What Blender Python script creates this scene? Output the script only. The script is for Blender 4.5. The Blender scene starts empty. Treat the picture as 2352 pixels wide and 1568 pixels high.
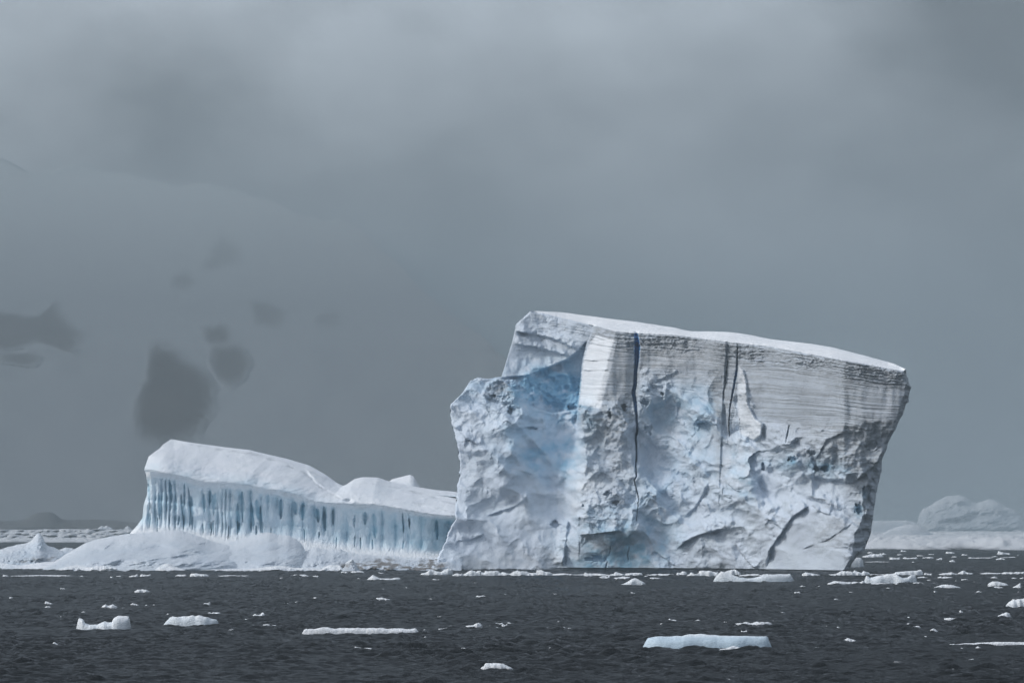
import bpy, math
import numpy as np

SC = bpy.context.scene
COL = SC.collection

# ------------------------------------------------------------------ camera
LENS, CAM_H = 200.0, 12.0
K = 36.0 / LENS / 2352.0            # tangent per unit of the 2352-wide working frame
HZ, CX, CY = 1208.0, 1176.0, 784.0
TH = math.atan((HZ - CY) * K)
cam = bpy.data.cameras.new("camera")
cam.lens = LENS
cam.sensor_width = 36.0
cam.clip_start = 1.0
cam.clip_end = 60000.0
cam_o = bpy.data.objects.new("camera", cam)
COL.objects.link(cam_o)
cam_o.location = (0, 0, CAM_H)
cam_o.rotation_euler = (math.pi / 2 + TH, 0, 0)
SC.camera = cam_o

# ------------------------------------------------------------------ exposure
SC.view_settings.view_transform = 'Standard'
SC.view_settings.look = 'None'
SC.view_settings.exposure = 0.28
SC.view_settings.gamma = 1.0
SC.view_settings.use_curve_mapping = False
SC.cycles.use_denoising = True
SC.cycles.denoising_input_passes = 'RGB'
SC.cycles.max_bounces = 6
SC.cycles.diffuse_bounces = 3
SC.cycles.glossy_bounces = 2
SC.cycles.transmission_bounces = 2
SC.cycles.volume_bounces = 1
SC.cycles.transparent_max_bounces = 4
SC.cycles.sample_clamp_indirect = 4.0
SC.cycles.use_adaptive_sampling = False

# ------------------------------------------------------------------ world: overcast polar sky
SUN_EL, SUN_AZ = 52.0, -62.0        # azimuth from the view direction, negative = left
world = bpy.data.worlds.new("World")
SC.world = world
world.use_nodes = True
wt = world.node_tree
wt.nodes.clear()
def WN(t, **kw):
    n = wt.nodes.new(t)
    for k, v in kw.items():
        setattr(n, k, v)
    return n
wo = WN('ShaderNodeOutputWorld')
bg = WN('ShaderNodeBackground')
sky = WN('ShaderNodeTexSky', sky_type='NISHITA', sun_disc=False)
sky.sun_elevation = math.radians(SUN_EL)
sky.sun_rotation = math.radians(SUN_AZ)
sky.air_density = 1.0
sky.dust_density = 4.0
SKY_STRENGTH = 0.115
bg.inputs['Strength'].default_value = SKY_STRENGTH
hsv = WN('ShaderNodeHueSaturation')
hsv.inputs['Saturation'].default_value = 0.80
wt.links.new(sky.outputs[0], hsv.inputs['Color'])
tc = WN('ShaderNodeTexCoord')
sep = WN('ShaderNodeSeparateXYZ')
wt.links.new(tc.outputs['Generated'], sep.inputs[0])
# cloud deck: darker towards the horizon, brightest overhead
el = WN('ShaderNodeValToRGB')
_r = el.color_ramp
for _p, _v in ((0.0, .20), (1.0, .66), (0.035, .20), (0.046, .28), (0.062, .39), (0.075, .45), (0.092, .50), (0.12, .52), (0.17, .46), (0.30, .38)):
    _e = _r.elements[0] if _p == 0.0 else (_r.elements[1] if _p == 1.0 else _r.elements.new(_p))
    _e.position = _p; _e.color = (_v, _v, _v, 1)
wt.links.new(sep.outputs['Z'], el.inputs['Fac'])
# the deck is thinner, so brighter, to the left of the view
sx = WN('ShaderNodeMath', operation='MULTIPLY_ADD')
sx.inputs[1].default_value = -0.9
sx.inputs[2].default_value = 1.9
wt.links.new(sep.outputs['X'], sx.inputs[0])
# broad cloud masses drifting through the deck
mp = WN('ShaderNodeMapping')
mp.inputs['Scale'].default_value = (1.0, 1.0, 1.7)
mp.inputs['Location'].default_value = (5.9, 0.0, 0.0)
mp.inputs['Rotation'].default_value = (0.0, math.radians(28), 0.0)
wt.links.new(tc.outputs['Generated'], mp.inputs['Vector'])
nz = WN('ShaderNodeTexNoise')
nz.inputs['Scale'].default_value = 9.0
nz.inputs['Detail'].default_value = 5.0
nz.inputs['Roughness'].default_value = 0.5
wt.links.new(mp.outputs[0], nz.inputs['Vector'])
cl = WN('ShaderNodeMapRange')
cl.inputs['From Min'].default_value = 0.36
cl.inputs['From Max'].default_value = 0.64
cl.inputs['To Min'].default_value = 0.35
cl.inputs['To Max'].default_value = 1.65
wt.links.new(nz.outputs[0], cl.inputs['Value'])
mul = WN('ShaderNodeMath', operation='MULTIPLY')
wt.links.new(el.outputs[0], mul.inputs[0])
wt.links.new(cl.outputs[0], mul.inputs[1])
mul2 = WN('ShaderNodeMath', operation='MULTIPLY')
wt.links.new(mul.outputs[0], mul2.inputs[0]); wt.links.new(sx.outputs[0], mul2.inputs[1])
mul = mul2
sc_ = WN('ShaderNodeVectorMath', operation='SCALE')
# thick cloud hides most of the blue: grey cloud mixed over the clear-sky colour
cm = WN('ShaderNodeMix', data_type='RGBA')
cm.inputs['Factor'].default_value = 0.65
cm.inputs[7].default_value = (5.1, 5.6, 6.4, 1)
wt.links.new(hsv.outputs[0], cm.inputs[6])
wt.links.new(cm.outputs[2], sc_.inputs[0])
wt.links.new(mul.outputs[0], sc_.inputs['Scale'])
wt.links.new(sc_.outputs[0], bg.inputs['Color'])
wt.links.new(bg.outputs[0], wo.inputs['Surface'])

# ------------------------------------------------------------------ veiled sun
sun = bpy.data.lights.new("sun", 'SUN')
sun.energy = 1.35
sun.angle = math.radians(14)
sun.color = (1.0, 0.985, 0.965)
sun_o = bpy.data.objects.new("sun", sun)
COL.objects.link(sun_o)
from mathutils import Vector
_e, _a = math.radians(SUN_EL), math.radians(SUN_AZ)
sd = Vector((math.cos(_e) * math.sin(_a), math.cos(_e) * math.cos(_a), math.sin(_e)))
# the bright part of the deck is to the left and slightly towards the camera
sd = Vector((-0.84, -0.15, 0.60)).normalized()
sky.sun_elevation = math.asin(sd.z)
sky.sun_rotation = math.atan2(sd.x, sd.y)
sun_o.rotation_euler = sd.to_track_quat('Z', 'Y').to_euler()
sun_o.location = (0, 0, 300)

# ------------------------------------------------------------------ projection helpers
_c, _s = math.cos(TH), math.sin(TH)
def P(X, Y, d):
    """point seen at frame position X, Y at distance d along the view axis"""
    X = np.asarray(X, float); Y = np.asarray(Y, float); d = np.asarray(d, float)
    u = (X - CX) * K
    v = (CY - Y) * K
    s = d / (_c - v * _s)
    return np.stack(np.broadcast_arrays(u * s, d, CAM_H + (_s + v * _c) * s), -1)
def DW(Y):
    """distance of the water surface seen at frame height Y"""
    v = (CY - np.asarray(Y, float)) * K
    return -CAM_H * (_c - v * _s) / (_s + v * _c)

# ------------------------------------------------------------------ noise
rng = np.random.RandomState(7)
_perm = rng.permutation(256)
_perm = np.concatenate([_perm, _perm, _perm])
_g = rng.normal(size=(256, 3)); _g /= np.linalg.norm(_g, axis=1)[:, None]
_g = _g.astype(np.float32) * 1.6
def perlin(x, y, z=0.0):
    x, y, z = np.broadcast_arrays(np.asarray(x, np.float32), np.asarray(y, np.float32), np.asarray(z, np.float32))
    xi = np.floor(x).astype(np.int32); yi = np.floor(y).astype(np.int32); zi = np.floor(z).astype(np.int32)
    xf = x - xi; yf = y - yi; zf = z - zi
    xi &= 255; yi &= 255; zi &= 255
    fu = xf * xf * xf * (xf * (xf * 6 - 15) + 10)
    fv = yf * yf * yf * (yf * (yf * 6 - 15) + 10)
    fw = zf * zf * zf * (zf * (zf * 6 - 15) + 10)
    def cr(i, j, k):
        g = _g[_perm[_perm[_perm[xi + i] + yi + j] + zi + k] & 255]
        return g[..., 0] * (xf - i) + g[..., 1] * (yf - j) + g[..., 2] * (zf - k)
    def lx(j, k):
        a = cr(0, j, k); return a + fu * (cr(1, j, k) - a)
    def ly(k):
        a = lx(0, k); return a + fv * (lx(1, k) - a)
    a = ly(0)
    if not np.any(zf):
        return a
    return a + fw * (ly(1) - a)
def fbm(x, y, z=0.0, o=4, gain=0.5):
    r = 0.0; a = 1.0; f = 1.0
    for i in range(o):
        r = r + a * perlin(x * f + 17.3 * i, y * f + 5.1 * i, (z * f if np.any(z) else 0.0) + 0.37 * i)
        a *= gain; f *= 2.03
    return r
def ridged(x, y, z=0.0, o=4, gain=0.5):
    r = 0.0; a = 1.0; f = 1.0
    for i in range(o):
        r = r + a * (1 - 2 * np.abs(perlin(x * f + 7.3 * i, y * f + 3.1 * i, (z * f if np.any(z) else 0.0) + 0.41 * i)))
        a *= gain; f *= 2.03
    return r
def facets(x, y, seed=0, tilt=0.9, k=0.55):
    """conchoidal fracture: shallow tilted bowls that meet in sharp ridges"""
    x = np.asarray(x, np.float32); y = np.asarray(y, np.float32)
    xi = np.floor(x).astype(np.int32); yi = np.floor(y).astype(np.int32)
    out = np.full(x.shape, 1e9, np.float32)
    T = np.random.RandomState(100 + seed).rand(256, 5).astype(np.float32)
    for i in (-1, 0, 1):
        for j in (-1, 0, 1):
            cx = xi + i; cy = yi + j
            h = _perm[_perm[(cx + seed * 31) & 255] + (cy & 255)] & 255
            t = T[h]
            dx = x - cx - t[..., 0]; dy = y - cy - t[..., 1]
            f = (t[..., 2] - .5) * 0.5 + ((t[..., 3] - .5) * dx + (t[..., 4] - .5) * dy) * tilt + k * (dx * dx + dy * dy)
            np.minimum(out, f, out=out)
    return out
def sstep(a, b, x):
    t = np.clip((x - a) / (b - a), 0, 1)
    return t * t * (3 - 2 * t)

# ------------------------------------------------------------------ mesh helpers
def tag(o, label=None, cat=None, group=None, kind=None):
    if label: o['label'] = label
    if cat: o['category'] = cat
    if group: o['group'] = group
    if kind: o['kind'] = kind
    return o
def empty(name, loc=(0, 0, 0)):
    o = bpy.data.objects.new(name, None)
    o.empty_display_size = 5
    COL.objects.link(o); o.location = loc
    return o
def mesh_obj(name, verts, quads, mat, parent=None, attrs=None, smooth=True, loc=None):
    me = bpy.data.meshes.new(name)
    verts = np.asarray(verts, np.float32).reshape(-1, 3)
    quads = np.asarray(quads, np.int32)
    used = np.zeros(len(verts), bool); used[quads.ravel()] = True
    if not used.all():
        rm = np.cumsum(used) - 1
        verts = verts[used]; quads = rm[quads].astype(np.int32)
        if attrs: attrs = {k: np.asarray(v).ravel()[used] for k, v in attrs.items()}
    if loc is not None:
        verts = verts - np.asarray(loc, np.float32)
    n = len(quads); w = quads.shape[1]
    me.vertices.add(len(verts)); me.vertices.foreach_set('co', verts.ravel())
    me.loops.add(n * w); me.loops.foreach_set('vertex_index', quads.ravel())
    me.polygons.add(n)
    me.polygons.foreach_set('loop_start', np.arange(0, n * w, w, dtype=np.int32))
    me.polygons.foreach_set('loop_total', np.full(n, w, np.int32))
    if smooth:
        me.polygons.foreach_set('use_smooth', np.ones(n, bool))
    me.update(calc_edges=True)
    if attrs:
        for k, v in attrs.items():
            a = me.attributes.new(k, 'FLOAT', 'POINT')
            a.data.foreach_set('value', np.asarray(v, np.float32).ravel())
    me.materials.append(mat)
    o = bpy.data.objects.new(name, me)
    COL.objects.link(o)
    if parent is not None: o.parent = parent
    if loc is not None: o.location = loc
    return o
def gquads(nu, nv, flip=False, wrap=False):
    i = np.arange(nu * nv).reshape(nu, nv)
    if wrap: i = np.concatenate([i, i[:1]], 0)
    q = np.stack([i[:-1, :-1], i[1:, :-1], i[1:, 1:], i[:-1, 1:]], -1).reshape(-1, 4)
    return q[:, ::-1] if flip else q
def resample(pts, n, smooth=False):
    p = np.asarray(pts, float)
    s = np.concatenate([[0], np.cumsum(np.linalg.norm(np.diff(p, axis=0), axis=1))])
    t = np.linspace(0, s[-1], n)
    return np.stack([np.interp(t, s, p[:, k]) for k in range(p.shape[1])], -1)
def coons(B, T, L, R, nu, nv):
    b = resample(B, nu)[:, None]; t = resample(T, nu)[:, None]
    l = resample(L, nv)[None]; r = resample(R, nv)[None]
    u = np.linspace(0, 1, nu)[:, None, None]; v = np.linspace(0, 1, nv)[None, :, None]
    return ((1 - v) * b + v * t + (1 - u) * l + u * r
            - ((1 - u) * (1 - v) * b[0] + u * v * t[-1] + u * (1 - v) * b[-1] + (1 - u) * v * t[0]))
def polydist(X, Y, pts):
    """distance to a polyline, side (+1 = right hand of travel on screen) and position along it 0..1"""
    pts = np.asarray(pts, float)
    best = np.full(X.shape, 1e9); side = np.zeros(X.shape); tt = np.zeros(X.shape)
    L = np.concatenate([[0], np.cumsum(np.linalg.norm(np.diff(pts, axis=0), axis=1))])
    for i in range(len(pts) - 1):
        a = pts[i]; e = pts[i + 1] - a; l2 = (e ** 2).sum()
        dx = X - a[0]; dy = Y - a[1]
        t = np.clip((dx * e[0] + dy * e[1]) / l2, 0, 1)
        d = np.hypot(dx - t * e[0], dy - t * e[1])
        m = d < best
        best = np.where(m, d, best)
        side = np.where(m, np.sign(e[0] * dy - e[1] * dx), side)
        tt = np.where(m, (L[i] + t * math.sqrt(l2)) / L[-1], tt)
    return best, side, tt
def shepard(X, Y, pts, sig):
    num = np.zeros(X.shape); den = np.full(X.shape, 1e-9)
    for x, y, r in pts:
        w = np.exp(-((X - x) ** 2 + (Y - y) ** 2) / (2 * sig * sig)) + 1e-5 / (1 + ((X - x) ** 2 + (Y - y) ** 2) / 1e4)
        num += w * r; den += w
    return num / den
def inpoly(X, Y, pts):
    pts = np.asarray(pts, float); c = np.zeros(X.shape, bool)
    for (x0, y0), (x1, y1) in zip(pts, np.roll(pts, -1, 0)):
        if y0 != y1:
            c ^= ((y0 > Y) != (y1 > Y)) & (X < (x1 - x0) * (Y - y0) / (y1 - y0) + x0)
    return c
def softpoly(X, Y, pts, w):
    d, _, _ = polydist(X, Y, list(pts) + [pts[0]])
    return np.where(inpoly(X, Y, pts), sstep(-w, w, d), sstep(-w, w, -d))

# ------------------------------------------------------------------ materials
def mat_new(name):
    m = bpy.data.materials.new(name); m.use_nodes = True
    nt = m.node_tree; b = nt.nodes['Principled BSDF']
    return m, nt, b
def add_noise(nt, vec, scale, detail=4, rough=0.55, stretch=None):
    n = nt.nodes.new('ShaderNodeTexNoise')
    n.inputs['Scale'].default_value = scale
    n.inputs['Detail'].default_value = detail
    n.inputs['Roughness'].default_value = rough
    if stretch:
        mp = nt.nodes.new('ShaderNodeMapping')
        mp.inputs['Scale'].default_value = stretch
        nt.links.new(vec, mp.inputs['Vector']); vec = mp.outputs[0]
    nt.links.new(vec, n.inputs['Vector'])
    return n.outputs[0]
def mixc(nt, fac, a, b):
    m = nt.nodes.new('ShaderNodeMix'); m.data_type = 'RGBA'
    for sock, v in ((m.inputs['Factor'], fac), (m.inputs[6], a), (m.inputs[7], b)):
        if isinstance(v, tuple): sock.default_value = v + (1.0,)
        elif isinstance(v, (int, float)): sock.default_value = v
        else: nt.links.new(v, sock)
    return m.outputs[2]
def mathn(nt, op, a, b=0.0, clamp=False):
    m = nt.nodes.new('ShaderNodeMath'); m.operation = op; m.use_clamp = clamp
    for i, v in enumerate((a, b)):
        if isinstance(v, (int, float)): m.inputs[i].default_value = v
        else: nt.links.new(v, m.inputs[i])
    return m.outputs[0]
def attr(nt, name):
    a = nt.nodes.new('ShaderNodeAttribute'); a.attribute_name = name
    return a.outputs['Fac']
def ice_material(name, base=(0.60, 0.67, 0.75), snow=(0.82, 0.85, 0.88), blue=(0.25, 0.48, 0.66),
                 dirt=(0.30, 0.325, 0.35), bump=0.5, bscale=1.6, vary=True, rough=0.55):
    """glacier ice: white bubbly ice, blue clear ice, dusty firn and snow; dirt and snow masks also carry painted shade and light"""
    m, nt, b = mat_new(name)
    co = nt.nodes.new('ShaderNodeTexCoord').outputs['Object']
    n1 = add_noise(nt, co, 0.10, 5, 0.6)
    n2 = add_noise(nt, co, 0.9, 4, 0.6)
    c = mixc(nt, mathn(nt, 'MULTIPLY', mathn(nt, 'SUBTRACT', n1, 0.35, True), 1.6, True), base, tuple(x * 0.88 for x in base[:2]) + (base[2] * 0.93,)) if vary else base
    bl = mathn(nt, 'MULTIPLY', attr(nt, 'blue'), mathn(nt, 'ADD', mathn(nt, 'MULTIPLY', n2, 0.9), 0.5), True)
    c = mixc(nt, bl, c, blue)
    dd = mathn(nt, 'MULTIPLY', attr(nt, 'dirt'), mathn(nt, 'ADD', mathn(nt, 'MULTIPLY', n2, 1.2), 0.35), True)
    c = mixc(nt, dd, c, dirt)
    c = mixc(nt, attr(nt, 'snow'), c, snow)
    nt.links.new(c, b.inputs['Base Color'])
    b.inputs['Roughness'].default_value = rough
    b.inputs['Specular IOR Level'].default_value = 0.25
    n3 = add_noise(nt, co, bscale, 6, 0.65)
    bp = nt.nodes.new('ShaderNodeBump')
    bp.inputs['Strength'].default_value = bump
    bp.inputs['Distance'].default_value = 0.5
    nt.links.new(n3, bp.inputs['Height'])
    nt.links.new(bp.outputs[0], b.inputs['Normal'])
    return m
def snow_material(name, col=(0.86, 0.88, 0.90), bump=0.25, bscale=0.8):
    m, nt, b = mat_new(name)
    co = nt.nodes.new('ShaderNodeTexCoord').outputs['Object']
    n1 = add_noise(nt, co, 0.06, 4, 0.6)
    c = mixc(nt, mathn(nt, 'SUBTRACT', n1, 0.25, True), col, tuple(x * y for x, y in zip(col, (.88, .92, .96))))
    nt.links.new(c, b.inputs['Base Color'])
    b.inputs['Roughness'].default_value = 0.8
    b.inputs['Specular IOR Level'].default_value = 0.15
    bp = nt.nodes.new('ShaderNodeBump'); bp.inputs['Strength'].default_value = bump; bp.inputs['Distance'].default_value = 0.4
    nt.links.new(add_noise(nt, co, bscale, 5, 0.6, (1, 1, 2.5)), bp.inputs['Height'])
    nt.links.new(bp.outputs[0], b.inputs['Normal'])
    return m
M_ICE = ice_material("berg_ice", base=(0.61, 0.695, 0.79), bump=0.28, bscale=1.1)
M_ICE2 = ice_material("fluted_ice", base=(0.70, 0.80, 0.87), blue=(0.20, 0.46, 0.61), bump=0.25, bscale=0.8)
M_SNOW = snow_material("cap_snow")
M_SNOW2 = ice_material("mound_snow", base=(0.52, 0.58, 0.64), blue=(0.40, 0.51, 0.62), dirt=(0.12, 0.105, 0.092), bump=0.3, bscale=0.7)
M_CRACK = ice_material("crack_ice", base=(0.10, 0.33, 0.66), blue=(0.06, 0.2, 0.45), vary=False, bump=0.3)
M_FLOE = ice_material("floe_ice", base=(0.76, 0.80, 0.83), blue=(0.48, 0.62, 0.72), bump=0.5, bscale=2.5)
M_FLOEB = ice_material("blue_floe_ice", base=(0.56, 0.67, 0.75), blue=(0.40, 0.55, 0.66), bump=0.3, bscale=1.5)
M_PACK = ice_material("pack_ice", base=(0.55, 0.58, 0.61), blue=(0.03, 0.035, 0.045), bump=0.6, bscale=0.3)
M_FAR = ice_material("far_ice", base=(0.46, 0.50, 0.54), blue=(0.35, 0.45, 0.55), bump=0.3, bscale=0.12)

# ------------------------------------------------------------------ water
def build_water():
    rows = [15.0]
    while rows[-1] < 21000:
        d = rows[-1]
        if d < 415: st = max(1.0, d * 0.02)
        elif d < 2600: st = 0.30 + max(0, d - 415) * 0.0011
        else: st = 0.012 * d
        rows.append(d + st)
    d = np.array(rows)
    u0 = np.linspace(-0.102, 0.102, 780)
    ext = 0.102 + 0.9 * (np.linspace(0, 1, 26)[1:]) ** 2
    u = np.concatenate([-ext[::-1], u0, ext])
    D, U = np.meshgrid(d, u, indexing='ij')
    X = (D * U).astype(np.float32); Yw = D.astype(np.float32)
    Z = np.zeros_like(X)
    r = np.random.RandomState(3)
    gust = 0.72 + 0.40 * perlin(X / 38, Yw / 120) + 0.22 * perlin(X / 11, Yw / 45, 3.3)
    gust = np.clip(gust, 0.25, 1.5)
    for i in range(64):
        lam = 0.8 * (5.0 / 0.8) ** r.rand()
        th = r.normal(0.25, 0.6) - math.pi / 2
        k = 2 * math.pi / lam
        amp = 0.0095 * lam ** 0.85
        ph = r.rand() * 6.283
        fade = np.clip(1.6 - Yw * 0.00045 / lam, 0.25, 1)
        w = np.sin(k * (math.cos(th) * X + math.sin(th) * Yw) + ph + 0.6 * perlin(X / 23, Yw / 23, i * .7) if i % 4 == 0 else k * (math.cos(th) * X + math.sin(th) * Yw) + ph)
        Z += amp * (w + 0.25 * w * np.abs(w)) * fade
    Z *= gust
    Z = Z + 0.35 * np.maximum(Z, 0) ** 2 / 0.25
    far = np.clip((2600 - Yw) / 900, 0, 1)
    Z = Z * (0.25 + 0.75 * far) * np.clip(Yw / 60, 0, 1)
    Z[Yw > 3000] = 0
    v = np.stack([X, Yw, Z], -1)
    m, nt, b = mat_new("sea_water")
    nt.nodes.remove(b)
    out = [n for n in nt.nodes if n.type == 'OUTPUT_MATERIAL'][0]
    co = nt.nodes.new('ShaderNodeTexCoord').outputs['Object']
    a = add_noise(nt, co, 1.3, 1.5, 0.5, (1.0, 0.7, 1.0))
    bp = nt.nodes.new('ShaderNodeBump'); bp.inputs['Strength'].default_value = 0.5; bp.inputs['Distance'].default_value = 0.3
    nt.links.new(a, bp.inputs['Height'])
    df = nt.nodes.new('ShaderNodeBsdfDiffuse'); df.inputs['Color'].default_value = (0.010, 0.0115, 0.0125, 1)
    gl = nt.nodes.new('ShaderNodeBsdfGlossy'); gl.inputs['Roughness'].default_value = 0.09
    gl.inputs['Color'].default_value = (0.95, 0.97, 1.0, 1)
    fr = nt.nodes.new('ShaderNodeFresnel'); fr.inputs['IOR'].default_value = 1.333
    nt.links.new(bp.outputs[0], fr.inputs['Normal']); nt.links.new(bp.outputs[0], gl.inputs['Normal'])
    # choppy ripples too small to model hide part of the mirror at grazing view
    ms = nt.nodes.new('ShaderNodeMixShader')
    nt.links.new(mathn(nt, 'MULTIPLY', fr.outputs[0], 0.23), ms.inputs[0])
    nt.links.new(df.outputs[0], ms.inputs[1]); nt.links.new(gl.outputs[0], ms.inputs[2])
    nt.links.new(ms.outputs[0], out.inputs['Surface'])
    o = mesh_obj("water", v, gquads(*X.shape, flip=True), m)
    tag(o, kind='structure')
build_water()

# ------------------------------------------------------------------ generic closing of a shell behind a visible front
def back_shell(B, T, L, R, d_edge, thick, nu=120, nv=60):
    """rear of a berg: same outline as the front, bulging away from the viewer"""
    G = coons(B, T, L, R, nu, nv)
    u = np.linspace(0, 1, nu)[:, None]; v = np.linspace(0, 1, nv)[None]
    w = np.clip(np.minimum(np.minimum(u, 1 - u) * 4, (1 - v) * 2.5), 0, 1) ** 0.5
    X, Y = G[..., 0], G[..., 1]
    d = d_edge(X, Y) + thick * w * (1 + .25 * fbm(X / 90, Y / 90, 3.3))
    pt = P(X, Y, d)
    return pt
# ================================================================== MAIN ICEBERG
BOT = [(1004, 1308.5), (1074, 1307.5), (1294, 1307), (1550, 1308), (1755, 1310), (1939, 1313.5)]
LEFT = [(1004, 1308.5), (1005, 1281), (1023, 1245), (1035, 1208), (1045, 1196), (1049, 1132), (1055, 1098), (1057, 1074), (1049, 1015), (1040, 983), (1034, 951), (1035, 928)]
EDGE = [(1035, 928), (1062, 902), (1081, 873), (1098, 867), (1123, 870), (1152, 864), (1164, 826), (1176, 787), (1184, 753), (1184, 746), (1200, 731), (1218, 715),
        (1259, 722), (1313, 736), (1367, 749), (1416, 761), (1457, 765), (1550, 769), (1624, 779), (1687, 787), (1758, 794), (1819, 805), (1892, 819), (1966, 832), (2039, 846), (2080, 853)]
RIGHT = [(1939, 1313.5), (1951, 1303), (1966, 1279), (1985, 1262), (2000, 1225), (2005, 1184), (2012, 1135), (2023, 1086), (2025, 1057), (2036, 1030), (2041, 1013), (2061, 976), (2063, 970), (2075, 946), (2079, 927), (2086, 923), (2088, 904), (2093, 890), (2085, 875), (2080, 853)]
CREST = [(1218, 713.5), (1259, 716), (1294, 718), (1391, 731), (1465, 740), (1550, 753), (1585, 761), (1630, 761.5), (1673, 763), (1709, 767), (1770, 779), (1863, 790), (1912, 798), (1990, 818), (2053, 835), (2080, 848)]
ED = np.array(EDGE)
def edgeY(X):
    e = ED[11:]
    return np.interp(X, e[:, 0], e[:, 1])
def dbase(X):
    return np.interp(X, [1000, 1280, 1550, 1755, 1939, 2093], [1574, 1574, 1556, 1533, 1487, 1462])

RID_Y = [860, 1000, 1040, 1075, 1128, 1157, 1180, 1196, 1228, 1265, 1284, 1311]
RID_X = [2090, 2048, 2026, 2006, 1985, 1981, 1983, 1981, 1963, 1958, 1953, 1938]

LSET = [(1010, 1305, 0), (1100, 1305, 0), (1200, 1305, 0), (1290, 1305, 0), (1060, 1230, -4), (1150, 1230, -3.5), (1250, 1230, -3.5),
        (1060, 1120, -9), (1150, 1120, -6), (1250, 1120, -8), (1330, 1120, -7), (1060, 1000, -13), (1150, 1000, -7), (1250, 1000, -11), (1320, 1010, -11),
        (1045, 935, -17), (1100, 890, -16), (1150, 905, -12), (1210, 940, -14), (1260, 900, -25), (1320, 900, -27), (1320, 950, -17), (1170, 850, -27),
        (1200, 780, -27), (1300, 790, -24), (1345, 790, -21), (1250, 725, -30), (1330, 750, -20)]
RSET = [(1350, 1305, -1), (1450, 1305, 0), (1550, 1305, 0), (1650, 1305, 0), (1750, 1305, 0), (1850, 1305, 0), (1940, 1305, 0),
        (1340, 1240, 2), (1400, 1210, 5), (1500, 1230, -2), (1600, 1230, -2), (1700, 1230, 1), (1780, 1230, 1), (1850, 1250, -3), (1900, 1230, -1),
        (1350, 1120, 4), (1400, 1120, 4.5), (1500, 1120, -2), (1600, 1120, -1), (1700, 1120, 2), (1800, 1120, 2), (1880, 1130, -1), (1950, 1130, 0),
        (1350, 1000, 2), (1400, 1000, 4), (1500, 1000, -2), (1600, 1000, -1), (1700, 1000, 1), (1800, 1000, 2), (1900, 1020, 4), (2000, 1020, 5),
        (1350, 900, 0), (1400, 900, 1), (1500, 900, -1), (1600, 900, -2), (1700, 900, 1), (1800, 900, 3), (1900, 900, 5), (2050, 900, 6),
        (1400, 780, 0), (1500, 780, 0), (1600, 780, 0), (1700, 790, 1), (1850, 820, 3), (2050, 860, 5)]
# plate edges: the right-hand side of travel (on screen) stands proud
LIPS = [
    ([(2026, 1049), (2005, 1074), (1966, 1103), (1941, 1108), (1931, 1100), (1900, 1102), (1875, 1094), (1858, 1091)], 3.6, 26),
    ([(1687, 1218), (1668, 1214), (1648, 1217), (1611, 1227), (1589, 1235), (1570, 1246), (1555, 1262)], 3.0, 22),
    ([(1423, 1220), (1391, 1223), (1357, 1229), (1330, 1228)], 4.0, 18),
    ([(1859, 1157), (1856, 1163), (1824, 1184), (1799, 1217), (1770, 1259), (1758, 1308)], 2.6, 26),
    ([(1799, 1217), (1785, 1206), (1763, 1191)], 2.2, 14),
    ([(1907, 1184), (1878, 1172), (1861, 1158)], 1.8, 16),
    ([(1738, 1308), (1709, 1281), (1690, 1247)], 1.6, 18),
    ([(1707, 1059), (1736, 1101), (1760, 1140)], 1.5, 18),
    ([(1305, 1193), (1301, 1232), (1294, 1303)], 3.2, 14),
    ([(1345, 1084), (1343, 1037), (1330, 1000)], 3.5, 22),
    ([(1237, 983), (1211, 980), (1189, 993)], 1.8, 10),
    ([(1113, 1225), (1083, 1239), (1047, 1242)], 1.0, 12),
    ([(1215, 1140), (1180, 1165), (1115, 1185)], 0.9, 12),
    ([(1104, 1025), (1074, 1008), (1040, 976)], 2.6, 18),
    ([(1648, 977), (1619, 967), (1589, 973)], 3.2, 16),
    ([(1631, 1103), (1599, 1162), (1570, 1190)], 1.5, 14),
    ([(1330, 806), (1270, 777), (1220, 767), (1184, 759)], 4.2, 11),
    ([(1305, 818), (1280, 810), (1230, 797), (1176, 789)], 3.4, 10),
    ([(1410, 828), (1341, 828)], 1.1, 5),
    ([(1399, 850), (1338, 851)], .9, 4),
    ([(1500, 1262), (1540, 1292), (1550, 1300)], -1.2, 12),
    ([(1960, 1200), (1900, 1240), (1840, 1262)], .7, 18),
    ([(1560, 850), (1500, 880), (1480, 905)], 1.2, 14),
    ([(1545, 905), (1520, 925), (1490, 930)], 1.6, 12),
    ([(1470, 1120), (1520, 1160), (1560, 1190)], 1.0, 16),
    ([(1950, 990), (1900, 1010), (1870, 1060)], 1.2, 20),
]
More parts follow.
